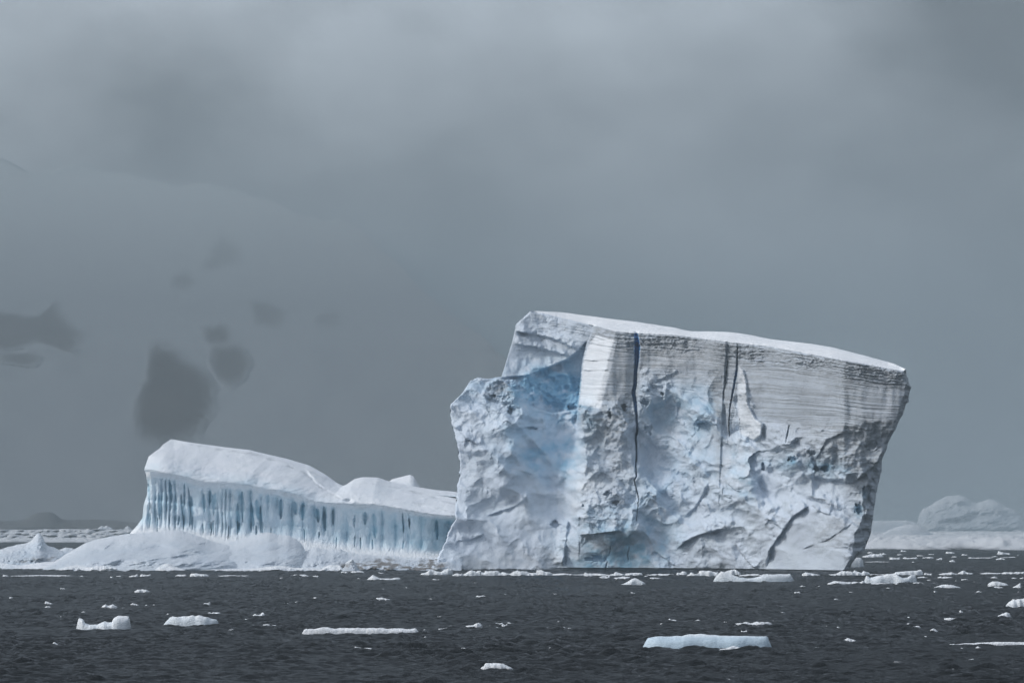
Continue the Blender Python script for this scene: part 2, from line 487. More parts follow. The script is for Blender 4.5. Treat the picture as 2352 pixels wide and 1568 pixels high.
CRACKS = [  # points with width, depth
    ([(1461, 766, 9), (1464.6, 797, 13), (1463, 826, 11), (1460, 851, 8), (1459, 880, 8), (1455, 902, 9), (1459, 924, 8), (1462, 953, 5.5), (1464, 988, 5), (1460, 1002, 5.5),
      (1462, 1041, 3.6), (1460, 1074, 3), (1462, 1093, 2.6), (1457, 1103, 2), (1467, 1145, 1.5), (1461, 1196, 1)], 4.5, True),
    ([(1694, 790, 1.5), (1694, 812, 2), (1692, 853, 5), (1685, 892, 4.5), (1677, 934, 3), (1674, 978, 2.2), (1675, 1002, 1.5)], 2.6, True),
    ([(1671, 829, 2), (1668, 860, 2.2), (1662, 907, 1.6)], 2.5, False),
    ([(1661, 1115, 1.2), (1658, 1150, .8)], .8, False),
    ([(1813, 976, 2), (1810, 990, 4), (1808, 998, 3.4), (1805, 1015, 1.2)], 2.2, False),
    ([(1403, 1254, 1.6), (1401, 1266, 2.4), (1399, 1276, 1.2)], 1.4, False),
    ([(1445, 1257, 1.6), (1442, 1272, 2.2), (1443, 1287, 1.2)], 1.4, False),
    ([(1395, 1288, 1.6), (1390, 1307, 4)], 1.6, False),
    ([(1698, 980, 1.5), (1699, 960, 1.2), (1703, 1005, 1)], 0.6, False),
]
HOLES = [(1522, 903, 4, 4, 2.5), (1821, 1054, 9, 8, 3.5), (1753, 1071, 5, 9, 2.5), (1895, 1074, 11, 8, 3.5), (1874, 1076, 8, 7, 2.5), (1973, 1169, 9, 13, 2.2),
         (1985, 1132, 5, 14, 2), (2003, 1024, 18, 9, 2.0), (1276, 1203, 12, 9, 2), (1340, 1162, 4, 4, 1.5),
         (1367, 1284, 24, 8, 1.5), (1396, 1133, 9, 7, 2.5), (1413, 1153, 8, 6, 2.5), (1132, 909, 10, 6, 2), (1172, 942, 6, 9, 2),
         (1318, 938, 13, 9, 2), (1432, 935, 7, 10, 2.5), (1490, 985, 10, 12, 2),
         (1400, 950, 5, 10, 2.5), (1480, 925, 12, 8, 2), (1865, 1040, 10, 6, 2), (1790, 1035, 8, 5, 1.5)]
def main_relief(X, Y):
    """depth relief of the front, metres towards the viewer"""
    # cleft between the set-back left slab and the pillar
    ex = np.interp(Y, [740, 749, 800, 830, 880, 935, 1000, 1100], [1369, 1365, 1347, 1339, 1334, 1328, 1326, 1318])
    ex = ex + (2.0 * perlin(Y / 9, 0 * Y + 3.3) + 1.2 * perlin(Y / 3.5, 0 * Y + 8.3)) * sstep(965, 925, Y) + 16 * fbm(Y / 60, X / 90, 8.3, 3) * sstep(940, 1010, Y)
    w = np.interp(Y, [735, 752, 940, 1000, 1100, 1300], [18, 1.6, 1.6, 12, 30, 34])
    m = sstep(-1, 1, (X - ex) / w)
    wx = X + 16 * fbm(X / 60, Y / 60, 1.3, 3); wy = Y + 16 * fbm(X / 60, Y / 60, 9.7, 3)
    r = (1 - m) * shepard(wx, wy, LSET, 52) + m * shepard(wx, wy, RSET, 42)
    tw = np.maximum(0, X - 1800)
    r = r - tw * tw / (tw + 90) * .12        # the wall swings away towards its right end
    Ye = edgeY(X)
    q = (Y - Ye) + (Ye - 780) * (1 - np.exp(-np.maximum(Y - Ye, 0) / 110))
    # strata zone
    ylim = np.interp(X, [1150, 1300, 1335, 1400, 1460, 1470, 1560, 1660, 1672, 1700, 1750, 1800, 1900, 2050, 2100],
                     [850, 830, 925, 925, 905, 850, 868, 860, 1000, 860, 985, 985, 1010, 985, 985]) + 14 * fbm(X / 30, Y / 30, 5.5, 3)
    st = sstep(30, -26, Y - ylim)
    # pillar left facet
    fac = sstep(1404, 1396, X + (Y - 785) * 0.28 - 12) * sstep(930, 915, Y) * m
    r = r - fac * np.clip(1408 - (Y - 785) * 0.28 - X, 0, 90) * 0.1225 * 0.85
    # rear face of the pillar turning away to the crack
    r = r - m * sstep(1400, 1462, X) * sstep(1470, 1462, X) * 2.0 * sstep(1000, 900, Y)
    # second corner: the recessed strip and the wall to its right
    cxl = np.interp(Y, [780, 910, 1000, 1100, 1200], [1669, 1661, 1657, 1653, 1650]) + 1.2 * perlin(Y / 5, 0 * Y + 1.7)
    rec = sstep(-1.5, 1.5, X - cxl) * np.interp(X - cxl, [0, 24, 150, 260], [1, 1, 0.25, 0]) * np.interp(Y, [780, 1000, 1150, 1230], [1, .9, .3, 0])
    r = r - 1.5 * rec
    # bright plate right of it
    pl = softpoly(X, Y, [(1697, 842), (1708, 850), (1714, 875), (1718, 930), (1736, 962), (1752, 972), (1748, 1000), (1732, 1012), (1700, 995), (1694, 930)], 3)
    r = r + pl * (1.0 + 0.05 * (X - 1700))
    # scoop (blue alcove)
    al = softpoly(X, Y, [(1152, 868), (1215, 862), (1265, 842), (1303, 826), (1328, 806), (1346, 786), (1336, 840), (1333, 900), (1326, 940), (1270, 948), (1215, 935), (1190, 905)], 3)
    r = r - al * (2.5 + 2.0 * sstep(1180, 1320, X)) + al * sstep(845, 885, Y) * (1.8 * facets(X / 17, Y / 15, 15) + 1.1 * facets(X / 8, Y / 7, 16) + .7 * fbm(X / 12, Y / 12, 9.1, 3) - .8)
    # undercut right flank turning away
    rx = np.interp(Y, RID_Y, RID_X) + 3 * fbm(Y / 18, 0 * Y + 2.2, o=3)
    fl_ = np.maximum(0, X - rx)
    r = r - fl_ * 0.1225 * 3.6 + sstep(0, 8, fl_) * (3.0 * facets(X / 14, Y / 26, 14) + 1.5 * fbm(X / 9, Y / 14, 3.3, 3))
    # fractured ice
    crag = (1 - st) * sstep(1310, 1200, X * 0 + Y + 40 * (X > 1330)) * 0.55 + (1 - st) * 0.45
    crag = crag * np.interp(X, [1000, 1300, 1340, 1500, 2100], [0.85, 0.8, 1.0, 0.95, 1.0])
    smooth_zone = softpoly(X, Y, [(1010, 1310), (1060, 1215), (1290, 1130), (1345, 960), (1335, 1080), (1300, 1200), (1292, 1310)], 22) * 0.6
    crag = crag * (1 - smooth_zone)
    smooth2 = softpoly(X, Y, [(1800, 1225), (1862, 1165), (1940, 1190), (1930, 1240), (1950, 1310), (1762, 1310)], 10) * 0.5
    crag = crag * (1 - smooth2)
    ca, sa = math.cos(0.85), math.sin(0.85)
    U = (X * ca - Y * sa) + 16 * fbm(X / 55, Y / 55, 2.1, 3)
    V = (X * sa + Y * ca) * 0.72 + 16 * fbm(X / 55, Y / 55, 7.1, 3)
    cr_m = sstep(-.25, .55, fbm(X / 75, Y / 75, 12.5, 3))          # crumbled patches between smoother fracture planes
    f = 12.5 * facets(U / 138, V / 120, 1) + 6.6 * facets(U / 64 + .3 * fbm(X / 60, Y / 60, 4.4, 2), V / 57, 2) * (.75 + .5 * cr_m) \
        + 2.3 * facets(U / 27 + .35 * fbm(X / 20, Y / 20, 8.4, 2), V / 22, 3) * (.35 + .9 * cr_m) + 0.9 * facets(X / 12 + .7 * fbm(X / 9, Y / 9, 1.4, 2), Y / 10, 4) * (.05 + .6 * cr_m) \
        + 1.6 * ridged(U / 58, V / 86, 3.1, 3) * (0.2 + .8 * cr_m) + 0.15 * fbm(X / 7, Y / 7, 2.2, 3) * (.4 + cr_m)
    f = f + 3.4 * (ridged(U / 105 + .2 * fbm(X / 80, Y / 80, 3.7, 2), V / 250, 5.2, 2) - .6)      # long leaning folds
    r = r + crag * (f - 2.6)
    rub = softpoly(X, Y, [(1108, 905), (1118, 880), (1150, 866), (1185, 872), (1192, 900), (1180, 925), (1150, 925), (1125, 915)], 4)
    r = r + rub * (2.2 + 2.2 * facets(X / 11, Y / 9, 9) + 0.8 * fbm(X / 6, Y / 6, 1.1, 3))
    rub2 = softpoly(X, Y, [(1350, 930), (1460, 905), (1462, 1200), (1420, 1225), (1320, 1215), (1345, 1110), (1348, 1000)], 14) \
        + softpoly(X, Y, [(1740, 1035), (1905, 1025), (2005, 1040), (1960, 1105), (1850, 1095), (1760, 1080)], 12) \
        + 0.8 * softpoly(X, Y, [(1190, 905), (1330, 905), (1335, 1000), (1180, 1000), (1120, 930)], 12)
    r = r + np.clip(rub2, 0, 1) * .5 * (1.9 * facets(U / 19, V / 15, 6) + 0.6 * facets(X / 8, Y / 7, 8) + 0.6 * fbm(X / 9, Y / 9, 7.7, 3) - .5)
    # strata ledges
    qq = q + 1.6 * fbm(X / 45, Y / 45, 0.3, 2) + 1.3 * perlin(X / 160, Y / 160, 4.2) * 6
    led = 0.50 * perlin(X / 190, qq / 5.2, 1.1) + 0.38 * perlin(X / 110, qq / 2.6, 2.1) + 0.22 * perlin(X / 60, qq / 1.5, 3.1)
    led = led - 0.9 * np.clip(np.abs(perlin(X / 240, qq / 9.5, 6.1)) * -7 + 1, 0, 1)
    top = sstep(62, 22, Y - Ye)
    led = led + top * (0.75 * fbm(X / 12, qq / 5.0, 4.1, 3) + 0.55 * facets(X / 16, qq / 7, 12) + 0.4 * perlin(X / 5, qq / 3, 9.2))
    led = led * (1 - .55 * (1 - m))
    r = r + st * led * (0.19 + .65 * top) * np.clip(.8 + .9 * fbm(X / 70, Y / 40, 21.5, 2), .25, 1.5) + 0.15 * (1 - st) * led * sstep(120, 20, Y - ylim)
    r = r + st * 1.3 * fbm(X / 60, Y / 200, 8.8, 3)
    var = np.clip(.75 + .9 * fbm(X / 34, Y / 34, 14.9, 3), .1, 1.6)
    for pts, amp, L in LIPS:
        amp = amp * var
        jit = 2.2 * fbm(X / 14, Y / 14, 3.9, 2)
        d, sgn, t = polydist(X + jit, Y + 1.4 * perlin(X / 8, Y / 8, 6.6), pts)
        end = sstep(0, .12, t) * sstep(1, .88, t) * sstep(3 * L, L, d)
        sg = np.tanh(sgn * d / 1.3)
        r = r + amp * end * np.where(sg > 0, sg * np.exp(-d / L), 0.45 * sg * np.exp(-d / (L * 0.8)))
    yb_ = np.interp(X, [p[0] for p in BOT], [p[1] for p in BOT])
    r = r - 1.8 * sstep(4.5, 1.0, yb_ - Y) * (.0 + 1.0 * sstep(1250, 1330, X))
    for x, y, rx_, ry_, dep in HOLES:
        dd = np.hypot((X - x) / rx_, (Y - y) / ry_) + 0.6 * fbm(X / 7, Y / 7, x * .01, 2)
        r = r - dep * sstep(1.15, 0.45, dd)
    # roll over to the sides
    return r, st, q, top, m, al, ylim
def blob(X, Y, L):
    s = np.zeros(X.shape)
    for x, y, rx, ry, a in L:
        s += a * np.exp(-(((X - x) / rx) ** 2 + ((Y - y) / ry) ** 2))
    return s
def build_main():
    root = empty("tabular_iceberg", tuple(P(1450, 1309, 1560)))
    tag(root, "huge tilted flat-topped iceberg with a tall blue-white layered and fractured cliff", "iceberg", kind='thing')
    off = np.array(root.location)
    nu, nv = 1000, 600
    # top boundary is sampled so that the steep shoulder on the left keeps enough columns
    G = coons(BOT, EDGE, LEFT, RIGHT, nu, nv)
    X, Y = G[..., 0], G[..., 1]
    u = np.linspace(0, 1, nu)[:, None]; v = np.linspace(0, 1, nv)[None]
    inner = np.minimum(np.minimum(u, 1 - u) * 40, 1) * np.minimum((1 - v) * 30, 1)
    # fine irregularity of the outline
    jx = 2.6 * fbm(X / 22, Y / 12, 2.4, 4, .6); jy = 2.0 * fbm(X / 16, Y / 16, 5.4, 4, .6)
    side = np.clip(np.maximum(1 - u * 12, 1 - (1 - u) * 12), 0, 1)
    X = X + jx * side * sstep(1, .97, v); Y = Y + 0.5 * jy * (1 - v ** 40) * v
    # the shoulder and slab edge on the left get a ragged edge too
    shoulder = sstep(1240, 1190, X) * sstep(.9, 1, v)
    Y = Y + shoulder * 1.6 * fbm(X / 7, Y / 7, 3.1, 3)
    Y = Y + (1 - shoulder) * sstep(.985, 1, v) * 0.9 * fbm(X / 9, X * 0, 3.1, 3) * (X > 1225)
    r, st, q, top, m, al, ylim = main_relief(X, Y)
    s_px = np.minimum(u, 1 - u) * 1000
    r = r - np.where(u < .5, 1.2, 5.0) * np.clip(1 - s_px / np.where(u < .5, 4, 9), 0, 1) ** 2
    tp = (1 - v) * 600
    r = r - 1.2 * np.clip(1 - tp / 5, 0, 1) ** 2 * (X > 1200) - 1.0 * np.clip(1 - tp / 4, 0, 1) ** 2 * (X <= 1200)
    # cracks
    crk = np.zeros(X.shape); crk_big = np.zeros(X.shape); tint = np.zeros(X.shape)
    for pts, dep, big in CRACKS:
        pp = np.array(pts)
        d, sg, t = polydist(X + 1.1 * perlin(Y / 6, Y * 0, 2.2), Y, pp[:, :2])
        L = np.concatenate([[0], np.cumsum(np.linalg.norm(np.diff(pp[:, :2], axis=0), axis=1))]); L /= L[-1]
        w = np.interp(t, L, pp[:, 2])
        w = w * (.78 if big else .7)
        msk = sstep(0.75, 0.3, d / w)
        crk = np.maximum(crk, msk * dep)
        if big: crk_big = np.maximum(crk_big, (d / w < 0.62) & (w > 1.8))
        tint = np.maximum(tint, sstep(1.6, .5, d / w) * (0.8 if big else .6))
    r = r - crk
    d = dbase(X) - r
    d = np.maximum(d, 1380)
    pt = P(X, Y, d)
    # underwater skirt
    low = sstep(0.02, 0.0, v)
    pt[:, 0, 2] = -2.5
    pt[..., 2] = np.where(v == 0, -2.5, pt[..., 2])
    # material attributes
    blue = blob(X, Y, [(1262, 885, 90, 50, 1.5), (1310, 930, 45, 35, .9), (1095, 900, 40, 25, .35), (1240, 1050, 80, 45, .62), (1310, 1060, 28, 80, .45), (1530, 940, 80, 60, .36),
                       (1625, 950, 40, 50, .3), (1180, 985, 60, 25, .25), (1395, 1285, 85, 26, .95), (1440, 1250, 100, 45, .65), (1360, 980, 30, 60, .3), (1590, 900, 60, 40, .1), (1500, 1160, 70, 70, .28), (1820, 1060, 70, 22, .35),
                       (1915, 1075, 60, 22, .4), (1370, 1190, 60, 30, .3), (1700, 1120, 40, 60, .22), (1600, 1060, 90, 70, .18), (1461, 775, 16, 18, .6), (1973, 1169, 11, 14, 1.0), (1985, 1132, 7, 15, .7),
                       (1895, 1074, 12, 9, .8), (1821, 1054, 10, 9, .6), (1710, 1080, 30, 50, .3)])
    blue = np.clip(1.3 * blue * (0.75 + 0.9 * fbm(X / 28, Y / 28, 4.7, 4)) * (1 - .6 * st * (1 - al)), 0, 1)
    blue = np.maximum(blue, tint * sstep(0.5, 9, crk + 4.0 * tint))
    dirt_shade_zone = blob(X, Y, [(1435, 850, 30, 80, 1.3), (1560, 800, 120, 34, 1.1), (1650, 860, 18, 120, 1.0), (1655, 1050, 12, 80, .4), (1400, 980, 60, 60, .6), (1410, 1090, 55, 70, .45), (1360, 1230, 60, 40, .35), (1150, 895, 42, 26, 1.3),
                            (1900, 870, 200, 50, .45), (2030, 900, 60, 60, .5), (1990, 1060, 50, 60, .7), (1985, 1200, 30, 90, .55), (1920, 1220, 40, 40, .5), (1860, 1250, 90, 70, .25), (1930, 1020, 90, 50, .45), (1090, 1050, 50, 130, .35), (1180, 1140, 80, 80, .2), (1240, 775, 90, 30, .35), (1700, 800, 100, 20, .4)])  # brown dirt, plus shade painted over the right flank and lower right
    lines = np.clip(0.35 + 1.3 * perlin(X / 170, (q + 2 * fbm(X / 45, Y / 45, 0.3, 2)) / 2.4, 3.3) + .8 * perlin(X / 120, q / 6, 7.3), 0, 1)
    clump = np.clip(0.4 + 1.6 * fbm(X / 20, q / 7, 5.1, 3), 0, 1)
    dirt = st * (0.80 + 0.45 * dirt_shade_zone) * (0.52 + 0.66 * lines) + top * st * 0.85 * clump + (1 - st) * dirt_shade_zone * (.45 + 0.8 * clump) + (1 - st) * sstep(110, 0, Y - ylim) * m * .22
    p1 = softpoly(X, Y, [(1369, 770), (1417, 782), (1391, 892), (1379, 938), (1329, 929), (1340, 831), (1350, 797)], 3)
    dirt = np.clip(dirt * (1 - .97 * p1) * (1 - .9 * al) * (1 - .4 * sstep(1340, 1330, X)), 0, .9)
    snow = np.clip(p1 * .75 + softpoly(X, Y, [(1697, 842), (1708, 850), (1714, 875), (1718, 930), (1736, 962), (1752, 972), (1748, 1000), (1732, 1012), (1700, 995), (1694, 930)], 3) * .5
                   + blob(X, Y, [(1330, 1110, 35, 110, .45), (1700, 1080, 45, 80, .3), (1200, 1290, 160, 25, .35), (1560, 830, 60, 30, .35), (1520, 1000, 50, 60, .2)])
                   * (0.8 + .8 * fbm(X / 25, Y / 25, 1.9, 3)), 0, 1)  # skirt snow, plus light painted white on the left-facing facets
    # shade of the slab's recessed bands painted dark, and the pillar's dark lines
    for pts, wd, a_ in [([(1184, 757), (1220, 765), (1270, 776), (1330, 803)], 6, .75), ([(1176, 789), (1230, 796), (1280, 809), (1305, 817)], 4.5, .65), ([(1341, 828), (1410, 828)], 3, .7), ([(1338, 851), (1399, 850)], 2, .7),
                       ([(1215, 718), (1290, 737), (1365, 752)], 5, .35)]:
        q_, sg, t_ = polydist(X, Y + 1.5 * fbm(X / 12, Y / 12, 1.1, 2), pts)
        w_ = wd * np.where(sg < 0, 1.6, .6)
        dirt = np.maximum(dirt, a_ * sstep(1.2, .1, q_ / w_) * (.7 + .5 * fbm(X / 12, Y / 5, 3.1, 3)))
    slab = (1 - m) * st * (1 - al)
    dirt = dirt * (1 - .45 * slab); dirt = np.clip(dirt, 0, .95)
    at = dict(blue=blue, dirt=dirt, snow=snow)
    Q = gquads(nu, nv)
    cb = crk_big.astype(bool).ravel()
    isc = cb[Q].sum(1) >= 3
    body = mesh_obj("ice_cliff", pt, Q[~isc], M_ICE, root, at, loc=off)
    body.location = (0, 0, 0)
    # the two open cracks are parts of their own
    qc = Q[isc]
    xc = X.ravel()[qc[:, 0]]
    for sel in (xc < 1560, xc >= 1560):
        o = mesh_obj("crack", pt, qc[sel], M_CRACK, root, {k: v_ * 0 for k, v_ in at.items()}, loc=off)
        o.location = (0, 0, 0)
        o['label'] = "deep dark blue vertical crack" if xc[sel].mean() < 1560 else "thin curved blue crack"
    # snow cap: from the front brow back up to the crest, then down the far side
    nb, nc = 700, 40
    sl = np.arange(nu)[X[:, -1] > 1218.5]
    e_pt = pt[sl, -1]; ex = X[sl, -1]; ey = Y[sl, -1]; ed = d[sl, -1]
    def smooth(a_, n_):
        for _ in range(2): a_ = np.convolve(np.pad(a_, n_ // 2, mode='edge'), np.ones(n_) / n_, mode='valid')
        return a_
    ey_s, ed_s = smooth(ey, 41), smooth(ed, 31)
    cr = np.array(CREST)
    cy = np.minimum(np.interp(ex, cr[:, 0], cr[:, 1]) - 0.6, ey - 0.6) + 0.5 * fbm(ex / 40, ex * 0, 1.2, 3)
    t = np.linspace(0, 1, nc)
    thk = 46.0 * np.interp(ex, [1218, 1300, 2040, 2080], [.5, 1, 1, .35])
    Xs = np.repeat(ex[:, None], nc, 1); prof = t[None] ** 0.8
    e_w = np.exp(-t[None] * 14)
    ey2 = ey[:, None] * e_w + ey_s[:, None] * (1 - e_w); ed2 = ed[:, None] * e_w + ed_s[:, None] * (1 - e_w)
    cy = smooth(cy, 9)
    Ys = ey2 + (cy[:, None] - ey2) * prof
    ds = ed2 + ((dbase(ex) + 4 + thk)[:, None] - ed2) * t[None]
    amp = np.clip(t * 6, 0, 1) * np.clip((1 - t) * 6, 0, 1)
    caps = P(Xs, Ys, ds)
    caps[..., 2] += amp[None] * 0.3 * fbm(caps[..., 0] / 14, caps[..., 1] / 9, 1.3, 4)
    tail = []
    for k, (dz, dd) in enumerate([(-1.5, 8), (-4, 12)]):
        b = caps[:, -1].copy(); b[:, 1] += dd; b[:, 2] = np.maximum(b[:, 2] + dz, -2.0)
        b[:, 0] += 1.5 * fbm(b[:, 0] / 20, b[:, 2] / 20, 2.2, 2)
        tail.append(b[:, None])
    caps = np.concatenate([caps] + tail, 1)
    o = mesh_obj("snow_cap", caps, gquads(caps.shape[0], caps.shape[1]), M_SNOW, root, loc=off)
    o.location = (0, 0, 0)
    # far side of the left shoulder and flanks
    bk = back_shell(BOT, EDGE[:12] + CREST[1:], LEFT, RIGHT, lambda a, b: dbase(a) + 6 + np.maximum(0, a - 1800) ** 2 / (np.maximum(0, a - 1800) + 90) * .12 + np.maximum(np.maximum(
        48 * sstep(45, 0, b - np.interp(a, [p[0] for p in CREST], [p[1] for p in CREST])) * sstep(1150, 1230, a),
        32 * sstep(1295, 1080, b) * sstep(1360, 1300, a)), (16 * sstep(1000, 1060, b) + 6) * sstep(1915, 1940, a)), 62)
    bk[..., 2] = np.where(np.arange(bk.shape[1])[None] == 0, -2.5, bk[..., 2])
    bk[:, -1, 2] -= 1.5
    z = np.zeros(bk.shape[:2])
    o = mesh_obj("rear_face", bk, gquads(bk.shape[0], bk.shape[1], flip=True), M_ICE, root, dict(blue=z, dirt=z, snow=z + .3), loc=off)
    o.location = (0, 0, 0)
build_main()

# ================================================================== LEFT ICEBERG (rounded cap over a fluted wall)
LB_TOP = [(393, 1008), (440, 1016), (513, 1026), (574, 1033), (602, 1040), (663, 1054), (712, 1069), (749, 1090), (773, 1108), (788, 1115), (796, 1112), (815, 1099), (834, 1095), (868, 1096),
          (888, 1103), (932, 1113), (964, 1119), (1005, 1125), (1048, 1129), (1085, 1131)]
LB_CAPL = [(333, 1086), (331, 1078), (335, 1066), (342, 1047), (357, 1036), (366, 1030), (375, 1020), (393, 1008)]
LB_LIP = [(333, 1086), (366, 1085), (400, 1090), (427, 1096), (464, 1108), (513, 1110), (574, 1113), (590, 1119), (663, 1131), (700, 1143), (724, 1152), (761, 1156), (820, 1158), (859, 1159), (912, 1167), (981, 1179), (1044, 1186), (1085, 1188)]
def noise_z(X): return np.zeros_like(X)
def place(name, pt, mat, root, off, at, flip=False, label=None):
    o = mesh_obj(name, pt, gquads(pt.shape[0], pt.shape[1], flip=flip), mat, root, at, loc=off)
    o.location = (0, 0, 0)
    if label: o['label'] = label
    return o
def build_left():
    root = empty("fluted_iceberg", tuple(P(650, 1303, 1640)))
    tag(root, "low rounded iceberg with smooth snow cap above a blue fluted wall", "iceberg", kind='thing')
    off = np.array(root.location)
    # fluted wall
    nu, nv = 700, 220
    lo = [(285, 1303), (600, 1303), (1085, 1303)]
    le = [(285, 1303), (292, 1240), (298, 1225), (315, 1206), (327, 1189), (330, 1159), (337, 1137), (339, 1113), (334, 1083)]
    up = [(x, y - 3) for x, y in LB_LIP]
    G = coons(lo, up, le, [(1085, 1303), (1085, 1185)], nu, nv)
    X, Y = G[..., 0], G[..., 1]
    u = np.linspace(0, 1, nu)[:, None]; v = np.linspace(0, 1, nv)[None]
    lip = np.interp(X, [p[0] for p in LB_LIP], [p[1] for p in LB_LIP])
    dep = Y - lip
    foot = np.interp(X, [300, 391, 517, 700, 834, 1000], [1222, 1225, 1240, 1250, 1268, 1278])
    base = 1652 + 0 * X
    r = -2.0 * sstep(-4, 26, dep) + 4.0 * sstep(foot - 45, foot, Y) + 14 * sstep(foot - 8, foot + 40, Y)
    h = np.clip(dep / np.maximum(foot - lip, 20), 0, 1)
    flt = sstep(.03, .12, h) * sstep(1.02, .7, h)
    leftm = sstep(620, 560, X)
    xt = np.arange(250, 1101, .5)
    pert = np.interp(xt, [330, 600, 760, 1000], [15, 21, 27, 30]) * np.clip(1 + 1.1 * perlin(xt / 45, xt * 0 + 1.1), .45, 2.2)
    pht = np.cumsum(.5 / pert)
    ph = np.interp(X + 2.0 * perlin(X / 25, Y / 40, 2.2), xt, pht)
    fl = np.abs(np.sin(math.pi * ph)) ** 0.7
    colv = np.clip(.6 + 1.3 * perlin(X / 33, Y / 75, 5.7), .0, 1.6)
    r = r + 1.5 * flt * (fl - 1) * colv
    nic = np.zeros(X.shape); rn = np.random.RandomState(21)
    def niche(x0, y0, ln, wd, dp, lean):
        nonlocal r, nic
        i0 = max(0, int(np.searchsorted(X[:, nv // 2], x0 - 30))); i1 = min(nu, int(np.searchsorted(X[:, nv // 2], x0 + 30)))
        xs = X[i0:i1]; ys_ = Y[i0:i1]
        t = (ys_ - y0) / ln
        prf = np.clip(t, 0, 1) ** .7 * np.clip(1 - t, 0, 1) ** .9 * 2.4 + 1e-3
        q = (xs - x0 - lean * t * ln - 1.2 * perlin(ys_ / 12, ys_ * 0 + x0)) / (wd * prf)
        m_ = sstep(1.5, -.25, np.abs(q) + .15 * (q < 0)) * (t > 0) * (t < 1)
        r[i0:i1] -= dp * m_
        nic[i0:i1] = np.maximum(nic[i0:i1], m_)
    x0 = 341.0
    while x0 < 1046:
        f_ = np.interp(x0, [330, 600, 760, 1000], [.45, .6, 1.0, 1.0])
        ly = np.interp(x0, [p[0] for p in LB_LIP], [p[1] for p in LB_LIP]); fy = np.interp(x0, [300, 391, 517, 700, 834, 1000], [1222, 1225, 1240, 1250, 1268, 1278])
        hh = fy - ly
        if rn.rand() < .88: niche(x0, ly + hh * (.07 + .22 * rn.rand()) * (1.2 if x0 < 600 else .8), hh * rn.uniform(.24, .55), rn.choice([2.2, 3.2, 4.5, 6.5, 9.0]) * (.7 + .6 * f_), rn.uniform(.8, 2.2) * (.5 + .8 * f_), rn.uniform(-.02, .10))
        if rn.rand() < (.85 if x0 < 600 else .45):
            niche(x0 + rn.uniform(-6, 6), ly + hh * rn.uniform(.62, .74), hh * rn.uniform(.16, .30), rn.uniform(1.8, 3.2), rn.uniform(.8, 1.8), rn.uniform(-.03, .05))
        x0 += rn.choice([5, 8, 12, 17, 26]) * rn.uniform(.8, 1.2) * (.7 + .75 * f_)
    r = r + leftm * 1.4 * sstep(.44, .5, h) * sstep(.9, .5, h)
    r = r + 1.0 * fbm(X / 34, Y / 34, 5.1, 3) * flt + .2 * fbm(X / 7, Y / 12, 3.1, 3)
    r = r - 6 * sstep(960, 1050, X) * sstep(0, 20, dep) * sstep(1290, 1260, Y)
    r = r - 6 * np.clip(1 - u * nu / 10, 0, 1) ** 2
    d = base - r
    pt = P(X, Y, d); pt[:, 0, 2] = -2
    blue = np.clip(0.14 * flt + 0.30 * sstep(860, 1010, X) * flt + .62 * nic + .35 * np.clip(1 - fl, 0, 1) * flt * colv + .25 * flt * fbm(X / 40, Y / 30, 8.1, 3), 0, 1)
    place("fluted_wall", pt, M_ICE2, root, off, dict(blue=blue, dirt=0 * X, snow=np.clip(sstep(.8, 1.0, h) * .9 + .6 * sstep(.16, 0, h), 0, 1)))
    # cap
    nu, nv = 560, 130
    G = coons(LB_LIP, LB_TOP, LB_CAPL, [(1085, 1188), (1085, 1131)], nu, nv)
    X, Y = G[..., 0], G[..., 1]
    u = np.linspace(0, 1, nu)[:, None]; v = np.linspace(0, 1, nv)[None]
    Y = Y + .9 * fbm(X / 10, X * 0, 2.2, 3) * sstep(.1, 0, v) * sstep(600, 720, X) * 2 + .5 * fbm(X / 16, X * 0, 4.2, 3) * sstep(.1, 0, v)
    tk = np.interp(X, [333, 400, 700, 790, 900, 1085], [22, 44, 40, 30, 40, 40])
    d = 1650 - 1.0 * sstep(0, .10, v) ** .5 + tk * v ** 1.35 + 9 * np.clip(1 - u * 14, 0, 1) ** 2
    r = 0.9 * fbm(X / 50, Y / 22, 1.7, 4) + .25 * fbm(X / 12, Y / 5, 6.7, 3)
    # wind-cut terraces and the fold running down from the crest
    for pts, amp, L in [([(560, 1036), (500, 1033), (450, 1024), (405, 1014)], 1.2, 7), ([(700, 1082), (640, 1066), (600, 1052), (540, 1040)], 1.0, 7),
                        ([(790, 1145), (760, 1132), (735, 1115), (712, 1092), (700, 1075)], 1.8, 11), ([(812, 1128), (785, 1124), (770, 1108), (758, 1098)], 1.2, 8),
                        ([(1045, 1160), (980, 1148), (920, 1130), (890, 1116), (850, 1108), (820, 1108)], 1.1, 8), ([(1045, 1176), (1000, 1168), (960, 1158), (900, 1140)], 1.2, 8),
                        ([(1045, 1148), (1000, 1140), (930, 1122)], .7, 6)]:
        dd, sg, t = polydist(X + 2.5 * fbm(X / 16, Y / 16, 1.9, 2), Y + 1.2 * perlin(X / 9, Y / 9, 2.6), pts)
        end = sstep(0, .15, t) * sstep(1, .85, t)
        s_ = np.tanh(sg * dd / 3.0)
        r = r + .8 * amp * end * np.where(s_ > 0, s_ * np.exp(-dd / L), .8 * s_ * np.exp(-dd / (L * .5)))
    r = r - 2.5 * sstep(8, 0, np.hypot((X - 800) / 2.0, Y - 1150)) * 1.2
    r *= np.clip(v * 10, 0, 1) * np.clip((1 - v) * 6, 0.15, 1) 
    pt = P(X, Y, d - r)
    back = []
    for dz, dd in [(-1, 5), (-5, 14), (-14, 22), (-45, 26)]:
        b = pt[:, -1].copy(); b[:, 1] += dd; b[:, 2] = np.maximum(b[:, 2] + dz, -2); back.append(b[:, None])
    pt = np.concatenate([pt] + back, 1)
    blue = np.zeros(pt.shape[:2])
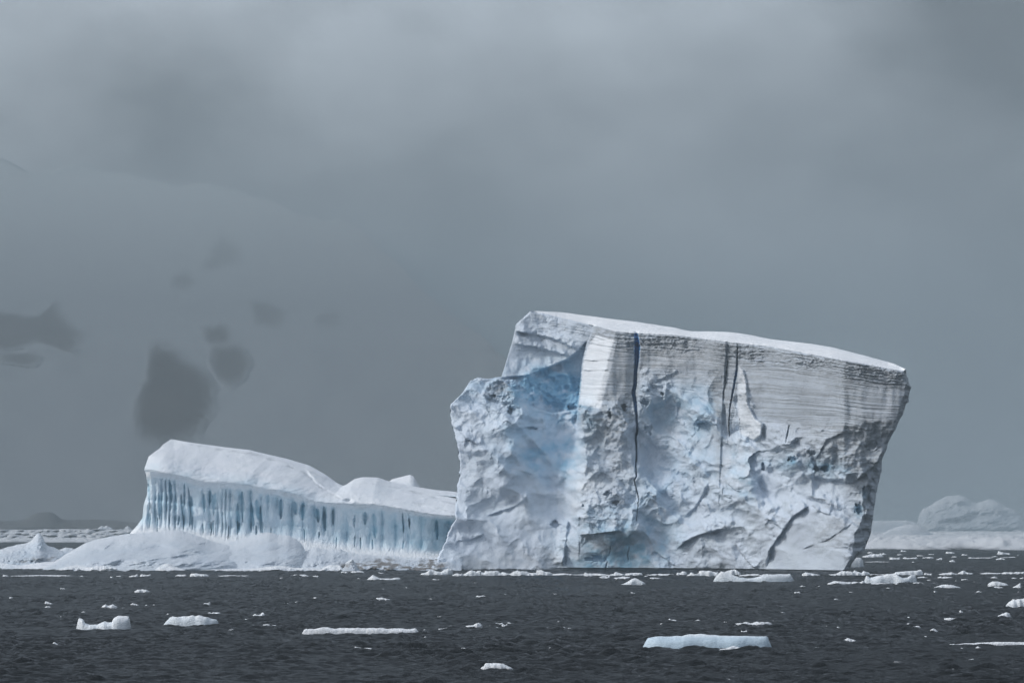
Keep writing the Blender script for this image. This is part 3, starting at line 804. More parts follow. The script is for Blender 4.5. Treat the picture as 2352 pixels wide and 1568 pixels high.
    blue[:, :nv] = np.clip(.55 * sstep(.38, .0, v) * sstep(830, 700, X) * (0.7 + .6 * fbm(X / 40, Y / 20, 2.9, 3)) + .10 * fbm(X / 50, Y / 30, 3.9, 2), 0, 1)
    dl = np.zeros(pt.shape[:2])  # grey lines drawn along the wind terraces
    for pts, wd, a_ in [([(440, 1021), (513, 1033), (574, 1041), (650, 1063), (700, 1086), (735, 1118), (785, 1147)], 2.6, .5), ([(560, 1036), (610, 1048), (690, 1070), (745, 1098)], 1.6, .35),
                        ([(815, 1108), (888, 1115), (960, 1133), (1048, 1158)], 2.2, .4), ([(880, 1136), (960, 1156), (1048, 1176)], 2.6, .4), ([(940, 1126), (1048, 1146)], 1.4, .3)]:
        q_, sg, t_ = polydist(X + 2 * fbm(X / 30, Y / 20, 1.9, 2), Y + 2.2 * fbm(X / 26, Y / 14, 2.6, 3), pts)
        dl[:, :nv] = np.maximum(dl[:, :nv], a_ * sstep(1.3, .2, q_ / wd) * np.clip(.5 + 1.3 * fbm(X / 22, Y / 9, 7.6, 3), 0, 1))
    place("snow_cap", pt, M_SNOWB, root, off, dict(blue=blue, dirt=dl, snow=0 * blue))
    # rear hump
    mound("snow_hump", [(884, 1112), (900, 1100), (932, 1092), (942, 1089.5), (950, 1094), (958, 1108), (968, 1124)], 1128, 1712, 1730, M_SNOWB, root, off, n=(90, 30), rough=.3, base_drop=True)
    # foreground mounds and bank
    mound("snow_mound", [(95, 1309), (115, 1294), (135, 1283), (151, 1272), (195, 1247), (215, 1240), (244, 1233), (293, 1225), (340, 1222), (366, 1220), (400, 1216), (420, 1219), (440, 1225), (488, 1242), (525, 1252), (570, 1270), (620, 1292), (650, 1309)],
          1309.5, 1522, 1610, M_SNOW2, root, off, n=(360, 90), rough=1.4, lumps=.1, face=1.25, folds=True)
    mound("snow_mound", [(470, 1309), (495, 1262), (517, 1246), (545, 1240), (578, 1231), (600, 1224), (617, 1221), (640, 1228), (663, 1229), (680, 1238), (693, 1247), (700, 1262), (712, 1280), (730, 1309)],
          1309.5, 1530, 1625, M_SNOW2, root, off, n=(240, 90), rough=1.3, lumps=.1, face=1.3)
    mound("snow_bank", [(600, 1309), (660, 1290), (700, 1266), (725, 1256), (750, 1262), (780, 1260), (800, 1268), (834, 1272), (870, 1276), (900, 1275), (930, 1279), (960, 1280), (1000, 1281), (1030, 1280), (1060, 1290)],
          1310, 1530, 1625, M_SNOW2, root, off, n=(420, 70), rough=2.0, lumps=1.0, dirt=[(810, 1302, 34, 8, 1.3), (860, 1296, 28, 8, 1.2), (900, 1304, 44, 7, 1.6), (950, 1303, 60, 8, 2.0), (990, 1299, 28, 10, 1.4), (985, 1281, 24, 5, 1.8), (885, 1286, 18, 7, .9), (790, 1306, 20, 4, .8), (850, 1268, 10, 6, .5)])
    # far side
    z3 = np.linspace(0, 1, 60)[:, None]
    bk = back_shell(lo, LB_TOP, le[:-1] + LB_CAPL[1:], [(1085, 1303), (1085, 1131)], lambda a, b: 1668 + 32 * sstep(1150, 1080, b), 45, 60, 30)
    bk[:, -1, 2] -= 1.5; bk[:, 0, 2] = -2
    z = np.zeros(bk.shape[:2])
    place("rear_face", bk, M_ICE2, root, off, dict(blue=z, dirt=z, snow=z), flip=True)
def mound(name, sil, yb, d0, d1, mat, root, off, n=(200, 60), rough=1.0, face=1.2, lumps=0.0, dirt=None, base_drop=False, folds=False, label=None, blue=0.0):
    """rounded mass whose crest follows the outline sil; rises from the water at d0 to its crest at d1"""
    nu, nv = n
    S = np.array(sil, float)
    x = np.linspace(S[0, 0], S[-1, 0], nu)
    ys = np.interp(x, S[:, 0], S[:, 1])
    kk = np.ones(2 if nu < 150 else 7); kk /= kk.sum()
    ys = np.convolve(np.pad(ys, (len(kk) // 2, len(kk) - 1 - len(kk) // 2), mode='edge'), kk, mode='valid')
    ys = ys + .5 * fbm(x / 12, x * 0, S[0, 0] * .01, 3) * min(rough, 1.6)
    h = np.clip((yb - ys), 0.2, None)
    v = np.linspace(0, 1, nv)[None]
    X = np.repeat(x[:, None], nv, 1)
    nk = max(3, nu // 7) | 1
    hs_ = h.copy()
    for _ in range(3): hs_ = np.convolve(np.pad(hs_, nk // 2, mode='edge'), np.ones(nk) / nk, mode='valid')
    nk2 = max(3, nu // 30) | 1
    hm_ = np.convolve(np.pad(h, nk2 // 2, mode='edge'), np.ones(nk2) / nk2, mode='valid')
    hm_ = np.minimum(np.convolve(np.pad(hm_, nk2 // 2, mode='edge'), np.ones(nk2) / nk2, mode='valid'), h * 1.25)
    Y = yb - v ** .9 * (hm_[:, None] * (1 - v ** 3) + h[:, None] * v ** 3)
    frac = np.clip(hs_ / hs_.max(), .12, 1)[:, None]
    dd = (d1 - d0) * frac ** .5
    d = d0 + (d1 - d0) * (1 - frac ** .5) * .5 + dd * v ** 1.6 * face / 1.2
    r = rough * (3.4 * fbm(X / 75 + Y / 50, Y / 26, S[0, 0] * .013, 5) + (.5 * facets(X / 26, Y / 12, 5) if lumps else 0))
    if folds:
        for pts, amp, L in [([(300, 1248), (262, 1243), (240, 1262), (215, 1255), (180, 1262)], 2.5, 12), ([(470, 1270), (420, 1262), (360, 1250), (300, 1248)], 1.4, 12), ([(560, 1290), (500, 1266), (440, 1240)], 1.2, 12)]:
            q_, sg, t = polydist(X, Y, pts); e = sstep(0, .15, t) * sstep(1, .85, t); s_ = np.tanh(sg * q_ / 3)
            r += amp * e * np.where(s_ > 0, s_ * np.exp(-q_ / L), .7 * s_ * np.exp(-q_ / (L * .6)))
    if lumps:
        r += lumps * 1.6 * (3.0 * facets(X / 19 + .5 * fbm(X / 14, Y / 10, 1.2, 2), Y / 9, 7) + 1.6 * facets(X / 8, Y / 5, 11) + .7 * fbm(X / 7, Y / 5, 2.2, 3))
        if True: Y = Y + lumps * 1.0 * fbm(X / 11, Y / 8, 5.2, 3) * v
    r *= np.clip(v * 7, 0, 1) * (np.clip((1 - v) * 6, .3, 1))
    pt = P(X, Y, d - r)
    wl = pt[:, :1].copy(); wl[..., 2] = -1.5; wl[..., 1] -= 1.0
    back = []
    for dz, q_ in [(-1, 6), (-4, 14), (-12, 22), (-60, 30)]:
        b = pt[:, -1:].copy(); b[..., 1] += q_; b[..., 2] = np.maximum(b[..., 2] + dz, -1.5); back.append(b)
    pt = np.concatenate([wl, pt] + back, 1)
    z = np.zeros(pt.shape[:2]); dt = z.copy(); bl = z.copy()
    if dirt is not None:
        dt[:, 1:nv + 1] = np.clip(blob(X, Y, dirt) * (0.6 + 1.5 * fbm(X / 15, Y / 6, 4.4, 3)), 0, 1)
    bl[:, 1:nv + 1] = np.clip(blue + (.3 + blue) * fbm(X / 45, Y / 20, 3.9, 3), 0, 1)
    sn = np.clip(z, 0, 1); sn[:, 1:nv + 1] = np.clip(sstep(.5, 1, v) * .35 * (dt[:, 1:nv + 1] < .2), 0, 1)
    return place(name, pt, mat, root, off, dict(blue=bl, dirt=dt, snow=sn), label=label)
M_SNOWB = ice_material("bluish_snow", base=(0.74, 0.78, 0.82), blue=(0.46, 0.61, 0.72), bump=0.22, bscale=0.7)
build_left()

# ================================================================== brash pile at the left edge and its blocks
def lone(name, label, cat, group, sil, yb, d0, d1, mat, **kw):
    S = np.array(sil, float)
    loc = P(S[:, 0].mean(), yb, (d0 + d1) / 2)
    loc[2] = 0
    root = empty(name, tuple(loc))
    tag(root, label, cat, group, kind='thing')
    o = mound("ice_body", sil, yb, d0, d1, mat, root, loc, **kw)
    # a thing of a single mesh needs no empty
    o.parent = None; o.location = tuple(loc); o.name = name
    for k in ('label', 'category', 'group', 'kind'):
        if k in root: o[k] = root[k]
    bpy.data.objects.remove(root)
    o.name = name
    return o
lone("jagged_iceberg", "low jagged iceberg with a thin knob on top at the left edge of the photo", "iceberg", None,
     [(-60, 1285), (-30, 1268), (0, 1262), (15, 1256), (40, 1250), (62, 1247), (74, 1241), (80, 1229), (87, 1223), (95, 1226), (100, 1238), (106, 1250), (128, 1258), (150, 1268), (172, 1276), (186, 1284), (200, 1296)],
     1301, 1650, 1720, M_SNOW2, n=(260, 60), rough=1.2, lumps=1.0, dirt=[(95, 1283, 34, 6, .7), (60, 1290, 20, 4, .5), (120, 1278, 14, 3, .5)], blue=.15)
lone("ice_block", "rounded greenish ice block right of the jagged iceberg's knob", "ice block", "ice blocks behind the snow mound",
     [(128, 1272), (135, 1262), (150, 1257), (165, 1258), (178, 1264), (186, 1274)], 1276, 2020, 2035, M_SNOW2, n=(70, 20), rough=.6, lumps=.4)
lone("ice_block", "small white ice block beside dark water just left of the snow mound", "ice block", "ice blocks behind the snow mound",
     [(190, 1270), (196, 1262), (206, 1260), (218, 1263), (226, 1270)], 1272, 2150, 2160, M_SNOWB, n=(50, 20), rough=.6, lumps=.3)
lone("ice_block", "yellow-brown stained ice block against the left slope of the snow mound", "ice block", "ice blocks behind the snow mound",
     [(222, 1270), (230, 1260), (244, 1256), (256, 1258), (268, 1266)], 1274, 2060, 2070, M_SNOW2, n=(50, 20), rough=.6, lumps=.3, dirt=[(240, 1264, 20, 8, .6)])
lone("ice_floe", "low rubbly brash ice shelf at the waterline below the jagged iceberg", "ice floe", "brash ice rafts along the bergs",
     [(-60, 1300), (-20, 1292), (20, 1294), (50, 1298), (90, 1291), (125, 1289), (150, 1293), (180, 1298), (210, 1302)], 1305.5, 1588, 1625, M_SNOWB, n=(240, 30), rough=1.2, lumps=.7)
lone("ice_floe", "lumpy white brash raft at the left foot of the big snow mound", "ice floe", "brash ice rafts along the bergs",
     [(135, 1306), (160, 1298), (185, 1294), (212, 1292), (232, 1288), (258, 1286), (275, 1294), (292, 1301), (330, 1306)], 1309.5, 1525, 1545, M_FLOE, n=(180, 26), rough=1.0, lumps=.6)
lone("ice_floe", "thin bright brash ice line along the foot of the snow mound", "ice floe", "brash ice rafts along the bergs",
     [(290, 1305), (330, 1301), (380, 1303), (440, 1304), (520, 1305), (600, 1306)], 1309.5, 1524, 1534, M_FLOE, n=(240, 14), rough=.6, lumps=.5)
lone("ice_floe", "small rounded white ice hump at the foot of the snow mound", "ice floe", "brash ice rafts along the bergs",
     [(356, 1308), (366, 1299), (380, 1294), (394, 1296), (410, 1303), (425, 1308)], 1310, 1518, 1524, M_FLOE, n=(70, 20), rough=.5, lumps=.3)
lone("ice_floe", "lumpy brash raft at the foot of the second snow mound", "ice floe", "brash ice rafts along the bergs",
     [(570, 1307), (600, 1303), (622, 1300), (650, 1299), (672, 1303), (700, 1303), (740, 1306)], 1310, 1520, 1530, M_FLOE, n=(180, 18), rough=.8, lumps=.6)
lone("ice_chunk", "round-topped white ice chunk pair in front of the second snow mound's right end", "ice chunk", "ice chunks before the snow bank",
     [(652, 1300), (658, 1286), (670, 1278), (682, 1277), (694, 1283), (700, 1290), (716, 1285), (732, 1287), (745, 1296), (750, 1303)], 1307, 1552, 1565, M_SNOWB, n=(120, 30), rough=.8, lumps=.5)
lone("ice_chunk", "pointed grey ice chunk at the left end of the dirty snow bank", "ice chunk", "ice chunks before the snow bank",
     [(786, 1309), (790, 1296), (800, 1287), (808, 1282), (815, 1290), (820, 1300), (826, 1309)], 1311, 1512, 1520, M_SNOW2, n=(60, 24), rough=.8, lumps=.5, dirt=[(800, 1300, 10, 10, .5)])
lone("ice_chunk", "wide low white ice chunk between the round-topped pair and the pointed grey chunk", "ice chunk", "ice chunks before the snow bank",
     [(736, 1309), (744, 1300), (762, 1296), (780, 1298), (792, 1309)], 1311, 1518, 1526, M_FLOE, n=(70, 20), rough=.8, lumps=.5)

# ================================================================== floating ice
floes = []          # (X, Y, W, H, object)
def floe(X, Y, W, H, prof=None, seed=0, mat=None, depth=0.7, name=None, edge=4.0, rough=1.0, blue=0.0):
    d = float(DW(Y)); px = K * d
    w = W * px; h = H * px * 1.05
    big = W > 60
    nu, nv = (max(40, min(260, int(W * 1.3))), 28) if W > 26 else ((26, 10) if W > 10 else (14, 8))
    r = np.random.RandomState(seed + 11)
    u = np.linspace(-1, 1, nu)[:, None]; v = np.linspace(-1, 1, nv)[None]
    U = u + 0 * v; V = v + 0 * u
    if prof is None:
        k = r.randint(3, 6)
        xs = np.sort(np.concatenate([[0, 1], r.rand(k)]))
        hs = np.concatenate([[.3], .45 + .55 * r.rand(k), [.25]])
        hs = hs / hs.max()
        prof = list(zip(xs, hs))
    pa = np.array(prof, float)
    hh = np.interp((U + 1) / 2, pa[:, 0], pa[:, 1])
    b = min(max(w * depth * .5, h * 1.2), 14.0)
    wid = np.clip(1 - np.abs(U) ** 3.5, 0.03, 1) ** .5 * (1 + .3 * perlin(U * 2 + seed, U * 0 + .5))
    ed = np.clip(1 - np.abs(V) ** edge, 0, 1) ** .6
    sx = seed * 3.17
    su = w / 2
    nz_ = rough * (.28 * fbm(U * su / max(h * 1.6, .3) + sx, V * b / max(h * 1.6, .3), 1.3, 3) + .16 * facets(U * su / max(h * .9, .25) + sx, V * b / max(h, .3), seed % 7))
    Z = h * hh * ed * (1 + nz_) * np.clip((1 - np.abs(U)) * 12, 0, 1) ** .5
    Z = np.minimum(Z, h * 1.12)
    xx = U * su * (1 + .0 * V) + rough * .12 * h * fbm(U * 3 + sx, V * 3, 2.2, 2)
    yy = V * b * wid + .15 * b * perlin(U * 3 + sx, V * 0 + 7.7)
    # drop rim under water
    rim = (np.abs(V) > .999) | (np.abs(U) > .999)
    Z = np.where(rim, -0.4, Z + 0.02)
    pt = np.stack([xx, yy + b * .9, Z], -1)
    loc = P(X, Y, d); loc[2] = 0
    ztop = np.clip(Z / max(h, .01), 0, 1)
    at = dict(blue=np.clip(blue + .5 * (1 - ztop) * sstep(0.5, 2.5, h), 0, 1) * 1.0, dirt=0 * Z, snow=sstep(.75, 1, ztop) * .6)
    nm = name or ("ice_floe" if W >= 16 else "ice_chip")
    o = mesh_obj(nm, pt, gquads(nu, nv), mat or M_FLOE, None, at)
    o.location = tuple(loc)
    floes.append((X, Y, W, H, o))
    return o

LM = []   # landmarks for wording: (X, Y, phrase)
def big(X, Y, W, H, prof, label, phrase, **kw):
    n = len(floes)
    o = floe(X, Y, W, H, prof, seed=300 + n, **kw)
    tag(o, label, kw.get('cat', "ice floe"), "distinct floes on the open water", kind='thing')
    LM.append((X, Y, phrase))
    return o
def zc(zone, x, y):
    x0 = (0, 800, 1600, 2400, 3200)[zone - 1]; s = 2352 / 896 if zone == 5 else 2.94
    return (x0 + x / s) * .5742, (2200 + y / s) * .5742
def zb(zone, x, y, w, h, prof, label, phrase, **kw):
    s = .5742 / (2352 / 896 if zone == 5 else 2.94)
    X, Y = zc(zone, x, y)
    return big(X, Y, w * s, h * s, prof, label, phrase, **kw)

zb(4, 1270, 1160, 1525, 160, [(0, .3), (.02, .62), (.04, .74), (.1, .8), (.3, .86), (.33, .97), (.37, 1), (.5, .95), (.62, .9), (.75, .88), (.95, .88), (.965, .86), (.985, .5), (1, .2)],
   "big flat pale-blue ice slab, the largest floe in the foreground water", "the pale-blue slab", mat=M_FLOEB, depth=.3, edge=3.0, rough=.35, blue=.25)
zb(4, 1560, 1182, 315, 52, [(0, .25), (.2, .5), (.4, .7), (.6, .9), (.7, 1), (.78, .7), (1, .3)],
   "small dirty-white growler touching the front of the pale-blue slab", "the dirty growler", rough=1.4, depth=.3)
zb(2, 1891, 990, 1392, 75, [(0, .5), (.02, .9), (.05, .75), (.1, .8), (.17, 1), (.25, .92), (.35, .97), (.5, .85), (.6, .93), (.75, .78), (.85, .8), (.9, .72), (.97, .8), (1, .3)],
   "very long narrow white floe like a log left of centre", "the long log-like floe", depth=.12, rough=.8)
zb(1, 1205, 936, 640, 148, [(0, .4), (.03, .7), (.06, .82), (.12, .78), (.16, .5), (.24, .38), (.38, .36), (.46, .5), (.52, .58), (.58, .5), (.66, .52), (.7, .85), (.76, .98), (.9, 1), (.97, .95), (.99, .7), (1, .3)],
   "white floe with upturned ends like a reclining animal, lower left", "the floe with upturned ends", depth=.35, rough=.4)
zb(1, 2238, 892, 652, 110, [(0, .1), (.05, .35), (.12, .75), (.18, .95), (.26, .9), (.36, .98), (.45, .95), (.52, 1), (.58, .88), (.66, .95), (.72, .8), (.8, .78), (.85, .7), (.92, .65), (.97, .6), (1, .35)],
   "broad ridged bluish-white floe right of the floe with upturned ends", "the ridged bluish floe", depth=.4, rough=.8, blue=.25)
zb(3, 1138, 1402, 380, 66, [(0, .3), (.1, .5), (.14, .95), (.3, 1), (.6, .95), (.7, .85), (.8, .6), (.92, .35), (1, .08)],
   "wedge-ended white floe nearest the bottom edge, left of centre", "the bottom wedge floe", depth=.4, rough=.5)
zb(3, 705, 1200, 265, 47, [(0, .2), (.15, .35), (.3, .45), (.45, .6), (.58, 1), (.7, .9), (.82, .45), (1, .15)],
   "small white floe with a central hump above the bottom wedge floe", "the small humped floe", rough=.7)
zb(3, 870, 910, 195, 52, [(0, .4), (.2, .5), (.45, .45), (.6, .7), (.78, 1), (.9, .8), (1, .4)], "white floe peaked at its right end, mid-water left of centre", "the right-peaked floe")
zb(3, 1822, 1180, 135, 36, [(0, .95), (.1, 1), (.5, .75), (.9, .5), (1, .4)], "small tilted white wedge left of the big pale-blue slab's front corner", "the tilted wedge", rough=.4)
zb(4, 1810, 374, 940, 112, [(0, .4), (.04, .6), (.1, 1.0), (.15, .95), (.22, .75), (.32, .5), (.42, .34), (.5, .4), (.6, .62), (.7, .78), (.8, .8), (.9, .78), (.96, .76), (.99, .6), (1, .3)],
   "saddle-shaped white floe under the big iceberg's right half", "the saddle-shaped floe", depth=.3, rough=.5)
zb(4, 388, 410, 300, 73, [(0, .08), (.15, .2), (.35, .6), (.5, .9), (.6, 1), (.72, .85), (.9, .5), (1, .25)], "low white cone of ice before the big iceberg, near the tall crack", "the white ice cone", rough=.3)
zb(4, 1800, 890, 460, 44, [(0, .3), (.1, .6), (.3, .9), (.45, .75), (.6, .95), (.75, .9), (.9, .85), (1, .6)], "long low white floe above the pale-blue slab", "the low ragged floe", depth=.2, rough=1.3)
zb(4, 2145, 750, 100, 20, [(0, .4), (.5, 1), (1, .5)], "small oval floe far right above the low ragged floe", "the small oval floe")
zb(2, 2160, 350, 400, 50, [(0, .1), (.12, .7), (.18, 1), (.26, .7), (.4, .35), (.6, .3), (.75, .35), (.85, .5), (1, .45)], "white floe peaked at its left end below the dirty snow bank", "the left-peaked floe", rough=.6)
zb(2, 690, 788, 150, 46, [(0, .3), (.2, .9), (.35, .6), (.5, .55), (.65, .7), (.8, 1), (1, .3)], "rugged two-horned white ice piece behind the ridged bluish floe", "the two-horned piece", rough=1.6)
zb(2, 1928, 1167, 235, 28, [(0, .9), (.1, 1), (.4, .65), (.8, .55), (1, .3)], "thin flat white floe below the long log-like floe", "the thin flat floe", rough=.4, depth=.3)
zb(1, 1668, 497, 185, 34, [(0, .3), (.2, .9), (.5, 1), (.8, .85), (1, .2)], "smooth white floe alone on dark water below the snow mound", "the smooth lone floe", rough=.6)
zb(1, 655, 1128, 85, 40, [(0, .5), (.25, 1), (.6, .6), (1, .15)], "small pointed white ice piece at the lower left", "the lone pointed piece")
zb(5, 960, 352, 560, 98, [(0, .5), (.05, .75), (.12, .55), (.2, .7), (.3, .9), (.45, .97), (.6, 1), (.65, .75), (.72, .55), (.8, .62), (.88, .92), (.96, .88), (1, .5)],
   "large white double-humped floe right of the saddle-shaped floe", "the double-humped floe", depth=.35, rough=.5)
zb(5, 420, 358, 260, 36, [(0, .3), (.3, .8), (.6, .7), (.8, .5), (1, .6)], "low white floe joined to the left of the double-humped floe", "the low left neighbour floe", rough=.9)
zb(5, 1145, 262, 305, 54, [(0, .3), (.06, .6), (.3, .7), (.6, .75), (.8, .9), (.92, 1), (.98, .8), (1, .3)], "blocky white floe behind the double-humped floe", "the blocky floe", depth=.4, rough=.5)
zb(5, 1552, 400, 290, 38, [(0, .1), (.3, .85), (.5, 1), (.7, .8), (1, .2)], "low shield-shaped white floe right of the double-humped floe", "the shield-shaped floe", rough=.5)
zb(5, 2085, 382, 215, 56, [(0, .4), (.25, 1), (.5, .85), (.8, .7), (1, .4)], "chunky white floe at the right above the long edge floe", "the chunky right floe", rough=.8)
zb(5, 2285, 400, 92, 50, [(0, .2), (.5, .6), (.85, 1), (1, .4)], "small shark-fin-shaped floe at the right edge", "the fin-shaped floe", rough=.4)
zb(5, 2290, 602, 230, 92, [(0, .2), (.15, .6), (.3, .75), (.45, .7), (.7, .95), (.9, 1), (1, 1)], "tall ridged white floe cut by the right edge of the photo", "the ridged floe at the edge", rough=1.0)
zb(5, 2110, 728, 225, 68, [(0, .1), (.2, .3), (.45, .6), (.6, .85), (.8, 1), (.93, .85), (1, .4)], "white floe swelling to a rounded right end near the right edge", "the club-shaped floe", rough=.5)
zb(5, 1625, 742, 218, 30, [(0, .7), (.3, 1), (.7, .9), (1, .4)], "flat white floe left of the club-shaped floe", "the club's flat neighbour", rough=.8)
zb(5, 2010, 996, 930, 32, [(0, .1), (.08, .35), (.1, .2), (.2, .5), (.4, .7), (.6, .95), (.8, .9), (1, .8)], "very long thin white floe running off the right edge", "the long edge floe", depth=.15, rough=.6)
zb(5, 1405, 868, 92, 44, [(0, .3), (.25, .7), (.5, 1), (1, .4)], "small chunky white ice piece with a notched top, right of centre foreground", "the notched piece", rough=.8)
zb(5, 530, 958, 122, 34, [(0, .5), (.3, 1), (.55, .7), (1, .3)], "small humped floe right of the pale-blue slab", "the slab's humped neighbour", rough=.5)
zb(5, 615, 182, 140, 102, [(0, .15), (.1, .5), (.15, .85), (.35, 1), (.7, .98), (.85, .75), (.8, .5), (1, .1)], "snowy mushroom-shaped ice knob behind the big iceberg's right foot", "the mushroom-shaped knob", rough=.2, depth=.5)

SMALL = {
 1: "65,310,70,18 480,308,760,12 960,312,50,12 1392,312,60,12 1567,314,105,25 1707,308,125,25 2125,310,125,20 2340,312,215,32 735,460,60,14 570,637,90,28 560,676,70,16 690,658,50,8 128,568,45,16 1285,682,175,38 1580,656,95,30 1730,656,60,14 1835,656,100,14 1440,684,50,8 985,738,65,14 515,772,80,8 210,796,45,12 1972,760,24,14 555,826,35,10 895,1056,50,20 860,1118,35,14 1525,1112,45,9 2168,944,45,14 2112,362,40,8 70,1140,45,8 190,1144,25,6 1155,1340,30,8 1200,784,30,6 2090,775,40,8 2200,756,28,6 1310,322,30,12 660,792,40,6 716,786,22,8",
 2: "380,308,400,12 1150,314,250,22 1355,316,75,14 960,338,55,14 1135,280,40,10 1355,576,40,26 2150,588,160,26 1012,640,60,14 1135,624,120,16 80,644,75,28 580,658,25,8 155,752,160,18 885,774,160,10 552,820,50,14 445,804,40,8 625,888,40,8 665,900,40,14 780,888,80,18 905,894,155,12 1085,896,110,14 810,920,25,10 1112,938,40,10 1325,926,35,12 400,938,130,8 1355,620,80,6 2150,462,35,6 865,1146,45,6 205,1216,40,10 2145,1166,40,12 1600,1026,25,6 1715,318,25,8 2125,278,65,16 925,1104,25,10 1100,1090,60,6 1810,318,25,8 1870,338,60,6 1700,268,90,14 1850,268,160,20 2000,996,14,8 310,738,35,12",
 3: "680,302,130,26 850,300,200,55 1060,299,240,48 1230,299,220,44 1420,300,230,52 1580,298,150,28 1700,299,180,56 1880,296,260,20 2080,297,180,18 2220,309,110,40 2330,298,200,20 400,291,300,48 540,286,150,62 425,354,90,14 960,550,130,18 1225,526,50,12 1382,516,22,8 1825,518,45,8 360,582,50,14 465,786,60,8 590,894,35,8 505,932,110,16 1155,876,110,18 1240,906,90,32 1285,866,70,14 1375,922,20,6 1732,922,45,12 1903,930,95,22 1995,930,42,18 1805,822,50,8 1910,818,38,14 1838,1000,80,12 2250,1018,60,12 2220,754,30,8 235,1144,40,8 682,1136,25,6 2092,1218,25,8 365,1256,40,8 295,1030,30,16 378,1028,45,6 880,386,18,8 75,442,18,6 1150,912,50,8 1055,892,25,7 290,938,25,6 465,934,30,5 2010,682,40,6 1875,846,50,4",
 4: "60,302,180,22 210,300,170,38 400,300,200,30 55,334,125,35 248,344,220,30 660,340,145,16 600,300,200,18 780,298,200,18 965,298,125,42 1120,308,180,36 1290,308,240,54 1570,294,180,58 1810,308,340,25 1980,304,160,20 390,508,55,14 137,524,15,8 1607,474,38,8 2320,508,70,20 1225,778,80,10 855,844,110,32 755,872,95,12 1150,836,70,16 1318,836,45,10 1485,846,55,8 2042,838,25,8 1700,964,80,16 1765,968,18,6 1465,982,28,10 1625,992,40,8 768,994,22,8 502,986,22,8 300,1066,35,8 200,1150,22,8 683,1206,28,14 1450,1320,165,14 1425,1540,210,28 463,1480,14,6 2110,1504,20,6 1650,710,20,6 2280,990,35,6 1975,820,35,5 2325,872,25,6 545,310,50,10 2040,396,16,7 1100,372,12,5 1710,1005,18,6",
 5: "120,268,180,33 340,268,200,14 480,266,200,38 640,264,190,44 830,263,200,12 1345,262,80,20 1560,262,190,25 1740,256,150,32 2000,252,240,14 2200,251,200,16 2300,250,120,22 1290,294,110,14 1530,294,160,16 2045,296,85,16 2240,300,80,12 2340,300,60,12 1367,320,80,10 1735,322,75,16 1638,328,30,8 600,354,180,30 860,362,220,14 1040,360,80,12 1250,358,120,18 2080,398,135,12 30,386,60,14 200,386,30,10 925,410,85,14 430,444,22,6 525,444,60,7 1420,442,30,14 1880,444,55,14 15,452,60,10 378,526,55,14 1695,664,40,28 1160,718,60,18 1293,712,45,10 840,714,35,8 2345,704,25,14 725,758,35,10 612,756,25,6 1142,800,75,26 1222,814,100,16 275,814,90,18 550,860,50,10 1258,858,50,6 1318,914,38,12 647,918,130,12 160,1034,80,16 360,1020,25,8 1025,950,15,6 1872,1028,50,16 1700,1034,30,8 1800,1152,60,10 1175,1096,30,6 1607,1258,65,12 2120,1266,55,12 1025,1182,70,10 1308,1384,24,8 2335,884,25,12 686,836,30,6 1600,122,60,20 1465,102,60,20 2110,100,95,18 1728,54,60,14 2145,44,130,28 1190,128,30,8 875,50,70,20 770,74,210,28 1000,98,110,26 1160,92,150,16 820,124,260,6 1580,34,90,16 1350,84,120,12 1900,84,250,8 2200,78,140,8 2290,56,20,8 1090,14,60,14 740,30,60,10 1380,46,60,6 1270,60,80,7 1050,50,60,8 1620,72,60,8 960,80,50,8 2050,70,60,8 1970,530,24,8 1330,654,24,8 1690,342,50,8 1385,350,60,8 2300,444,30,8 1950,742,40,8 1330,740,30,6 400,810,30,5 1830,334,24,6",
}
small = []
for z_, txt in SMALL.items():
    s = .5742 / (2352 / 896 if z_ == 5 else 2.94)
    for it in txt.split():
        x, y, w, h = (float(a) for a in it.split(','))
        X, Y = zc(z_, x, y)
        W, H = w * s * 1.06, max(h * s * 1.08, 1.5)
        W = max(W, 3.5)
        o = floe(X, Y, W, H, seed=len(floes) * 7 + 5, rough=1.0 if W > 12 else .6, depth=.45 if W > 60 else .7)
        small.append((X, Y, W, H, o))
ORD = ["nearest", "second", "third", "fourth", "fifth", "sixth", "seventh", "eighth", "ninth", "tenth", "eleventh", "twelfth", "thirteenth", "fourteenth", "fifteenth", "sixteenth"]
def rel(X, Y, lx, ly):
    dx, dy = X - lx, (Y - ly) * 3
    if abs(dx) > abs(dy): return "right of" if dx > 0 else "left of"
    return "in front of" if dy > 0 else "behind"
for (X, Y, W, H, o) in small:
    best = None
    for lx, ly, ph in LM:
        rr = rel(X, Y, lx, ly)
        dist = math.hypot(X - lx, 3 * (Y - ly))
        rank = sum(1 for (a, b, c_, e_, q_) in small if q_ is not o and rel(a, b, lx, ly) == rr and math.hypot(a - lx, 3 * (b - ly)) < dist)
        sc = dist * (1 + .25 * rank)
        if best is None or sc < best[0]: best = (sc, rank, rr, ph)
    _, rank, rr, ph = best
    if W > 45 and W / H > 9: what = "thin white streak"
    elif W > 40: what = "low white floe"
    elif W > 16: what = "small white ice piece"
    else: what = "tiny white ice chip"
    where = {"right of": "to the right of", "left of": "to the left of", "in front of": "in front of", "behind": "behind"}[rr]
    num = ORD[rank] if rank < len(ORD) else "far"
    lab = f"{what}, {'nearest one' if rank == 0 else num + ' nearest'} {where} {ph}"
    tag(o, lab, "ice floe" if W >= 16 else "ice chip", "small floating ice pieces", kind='thing')

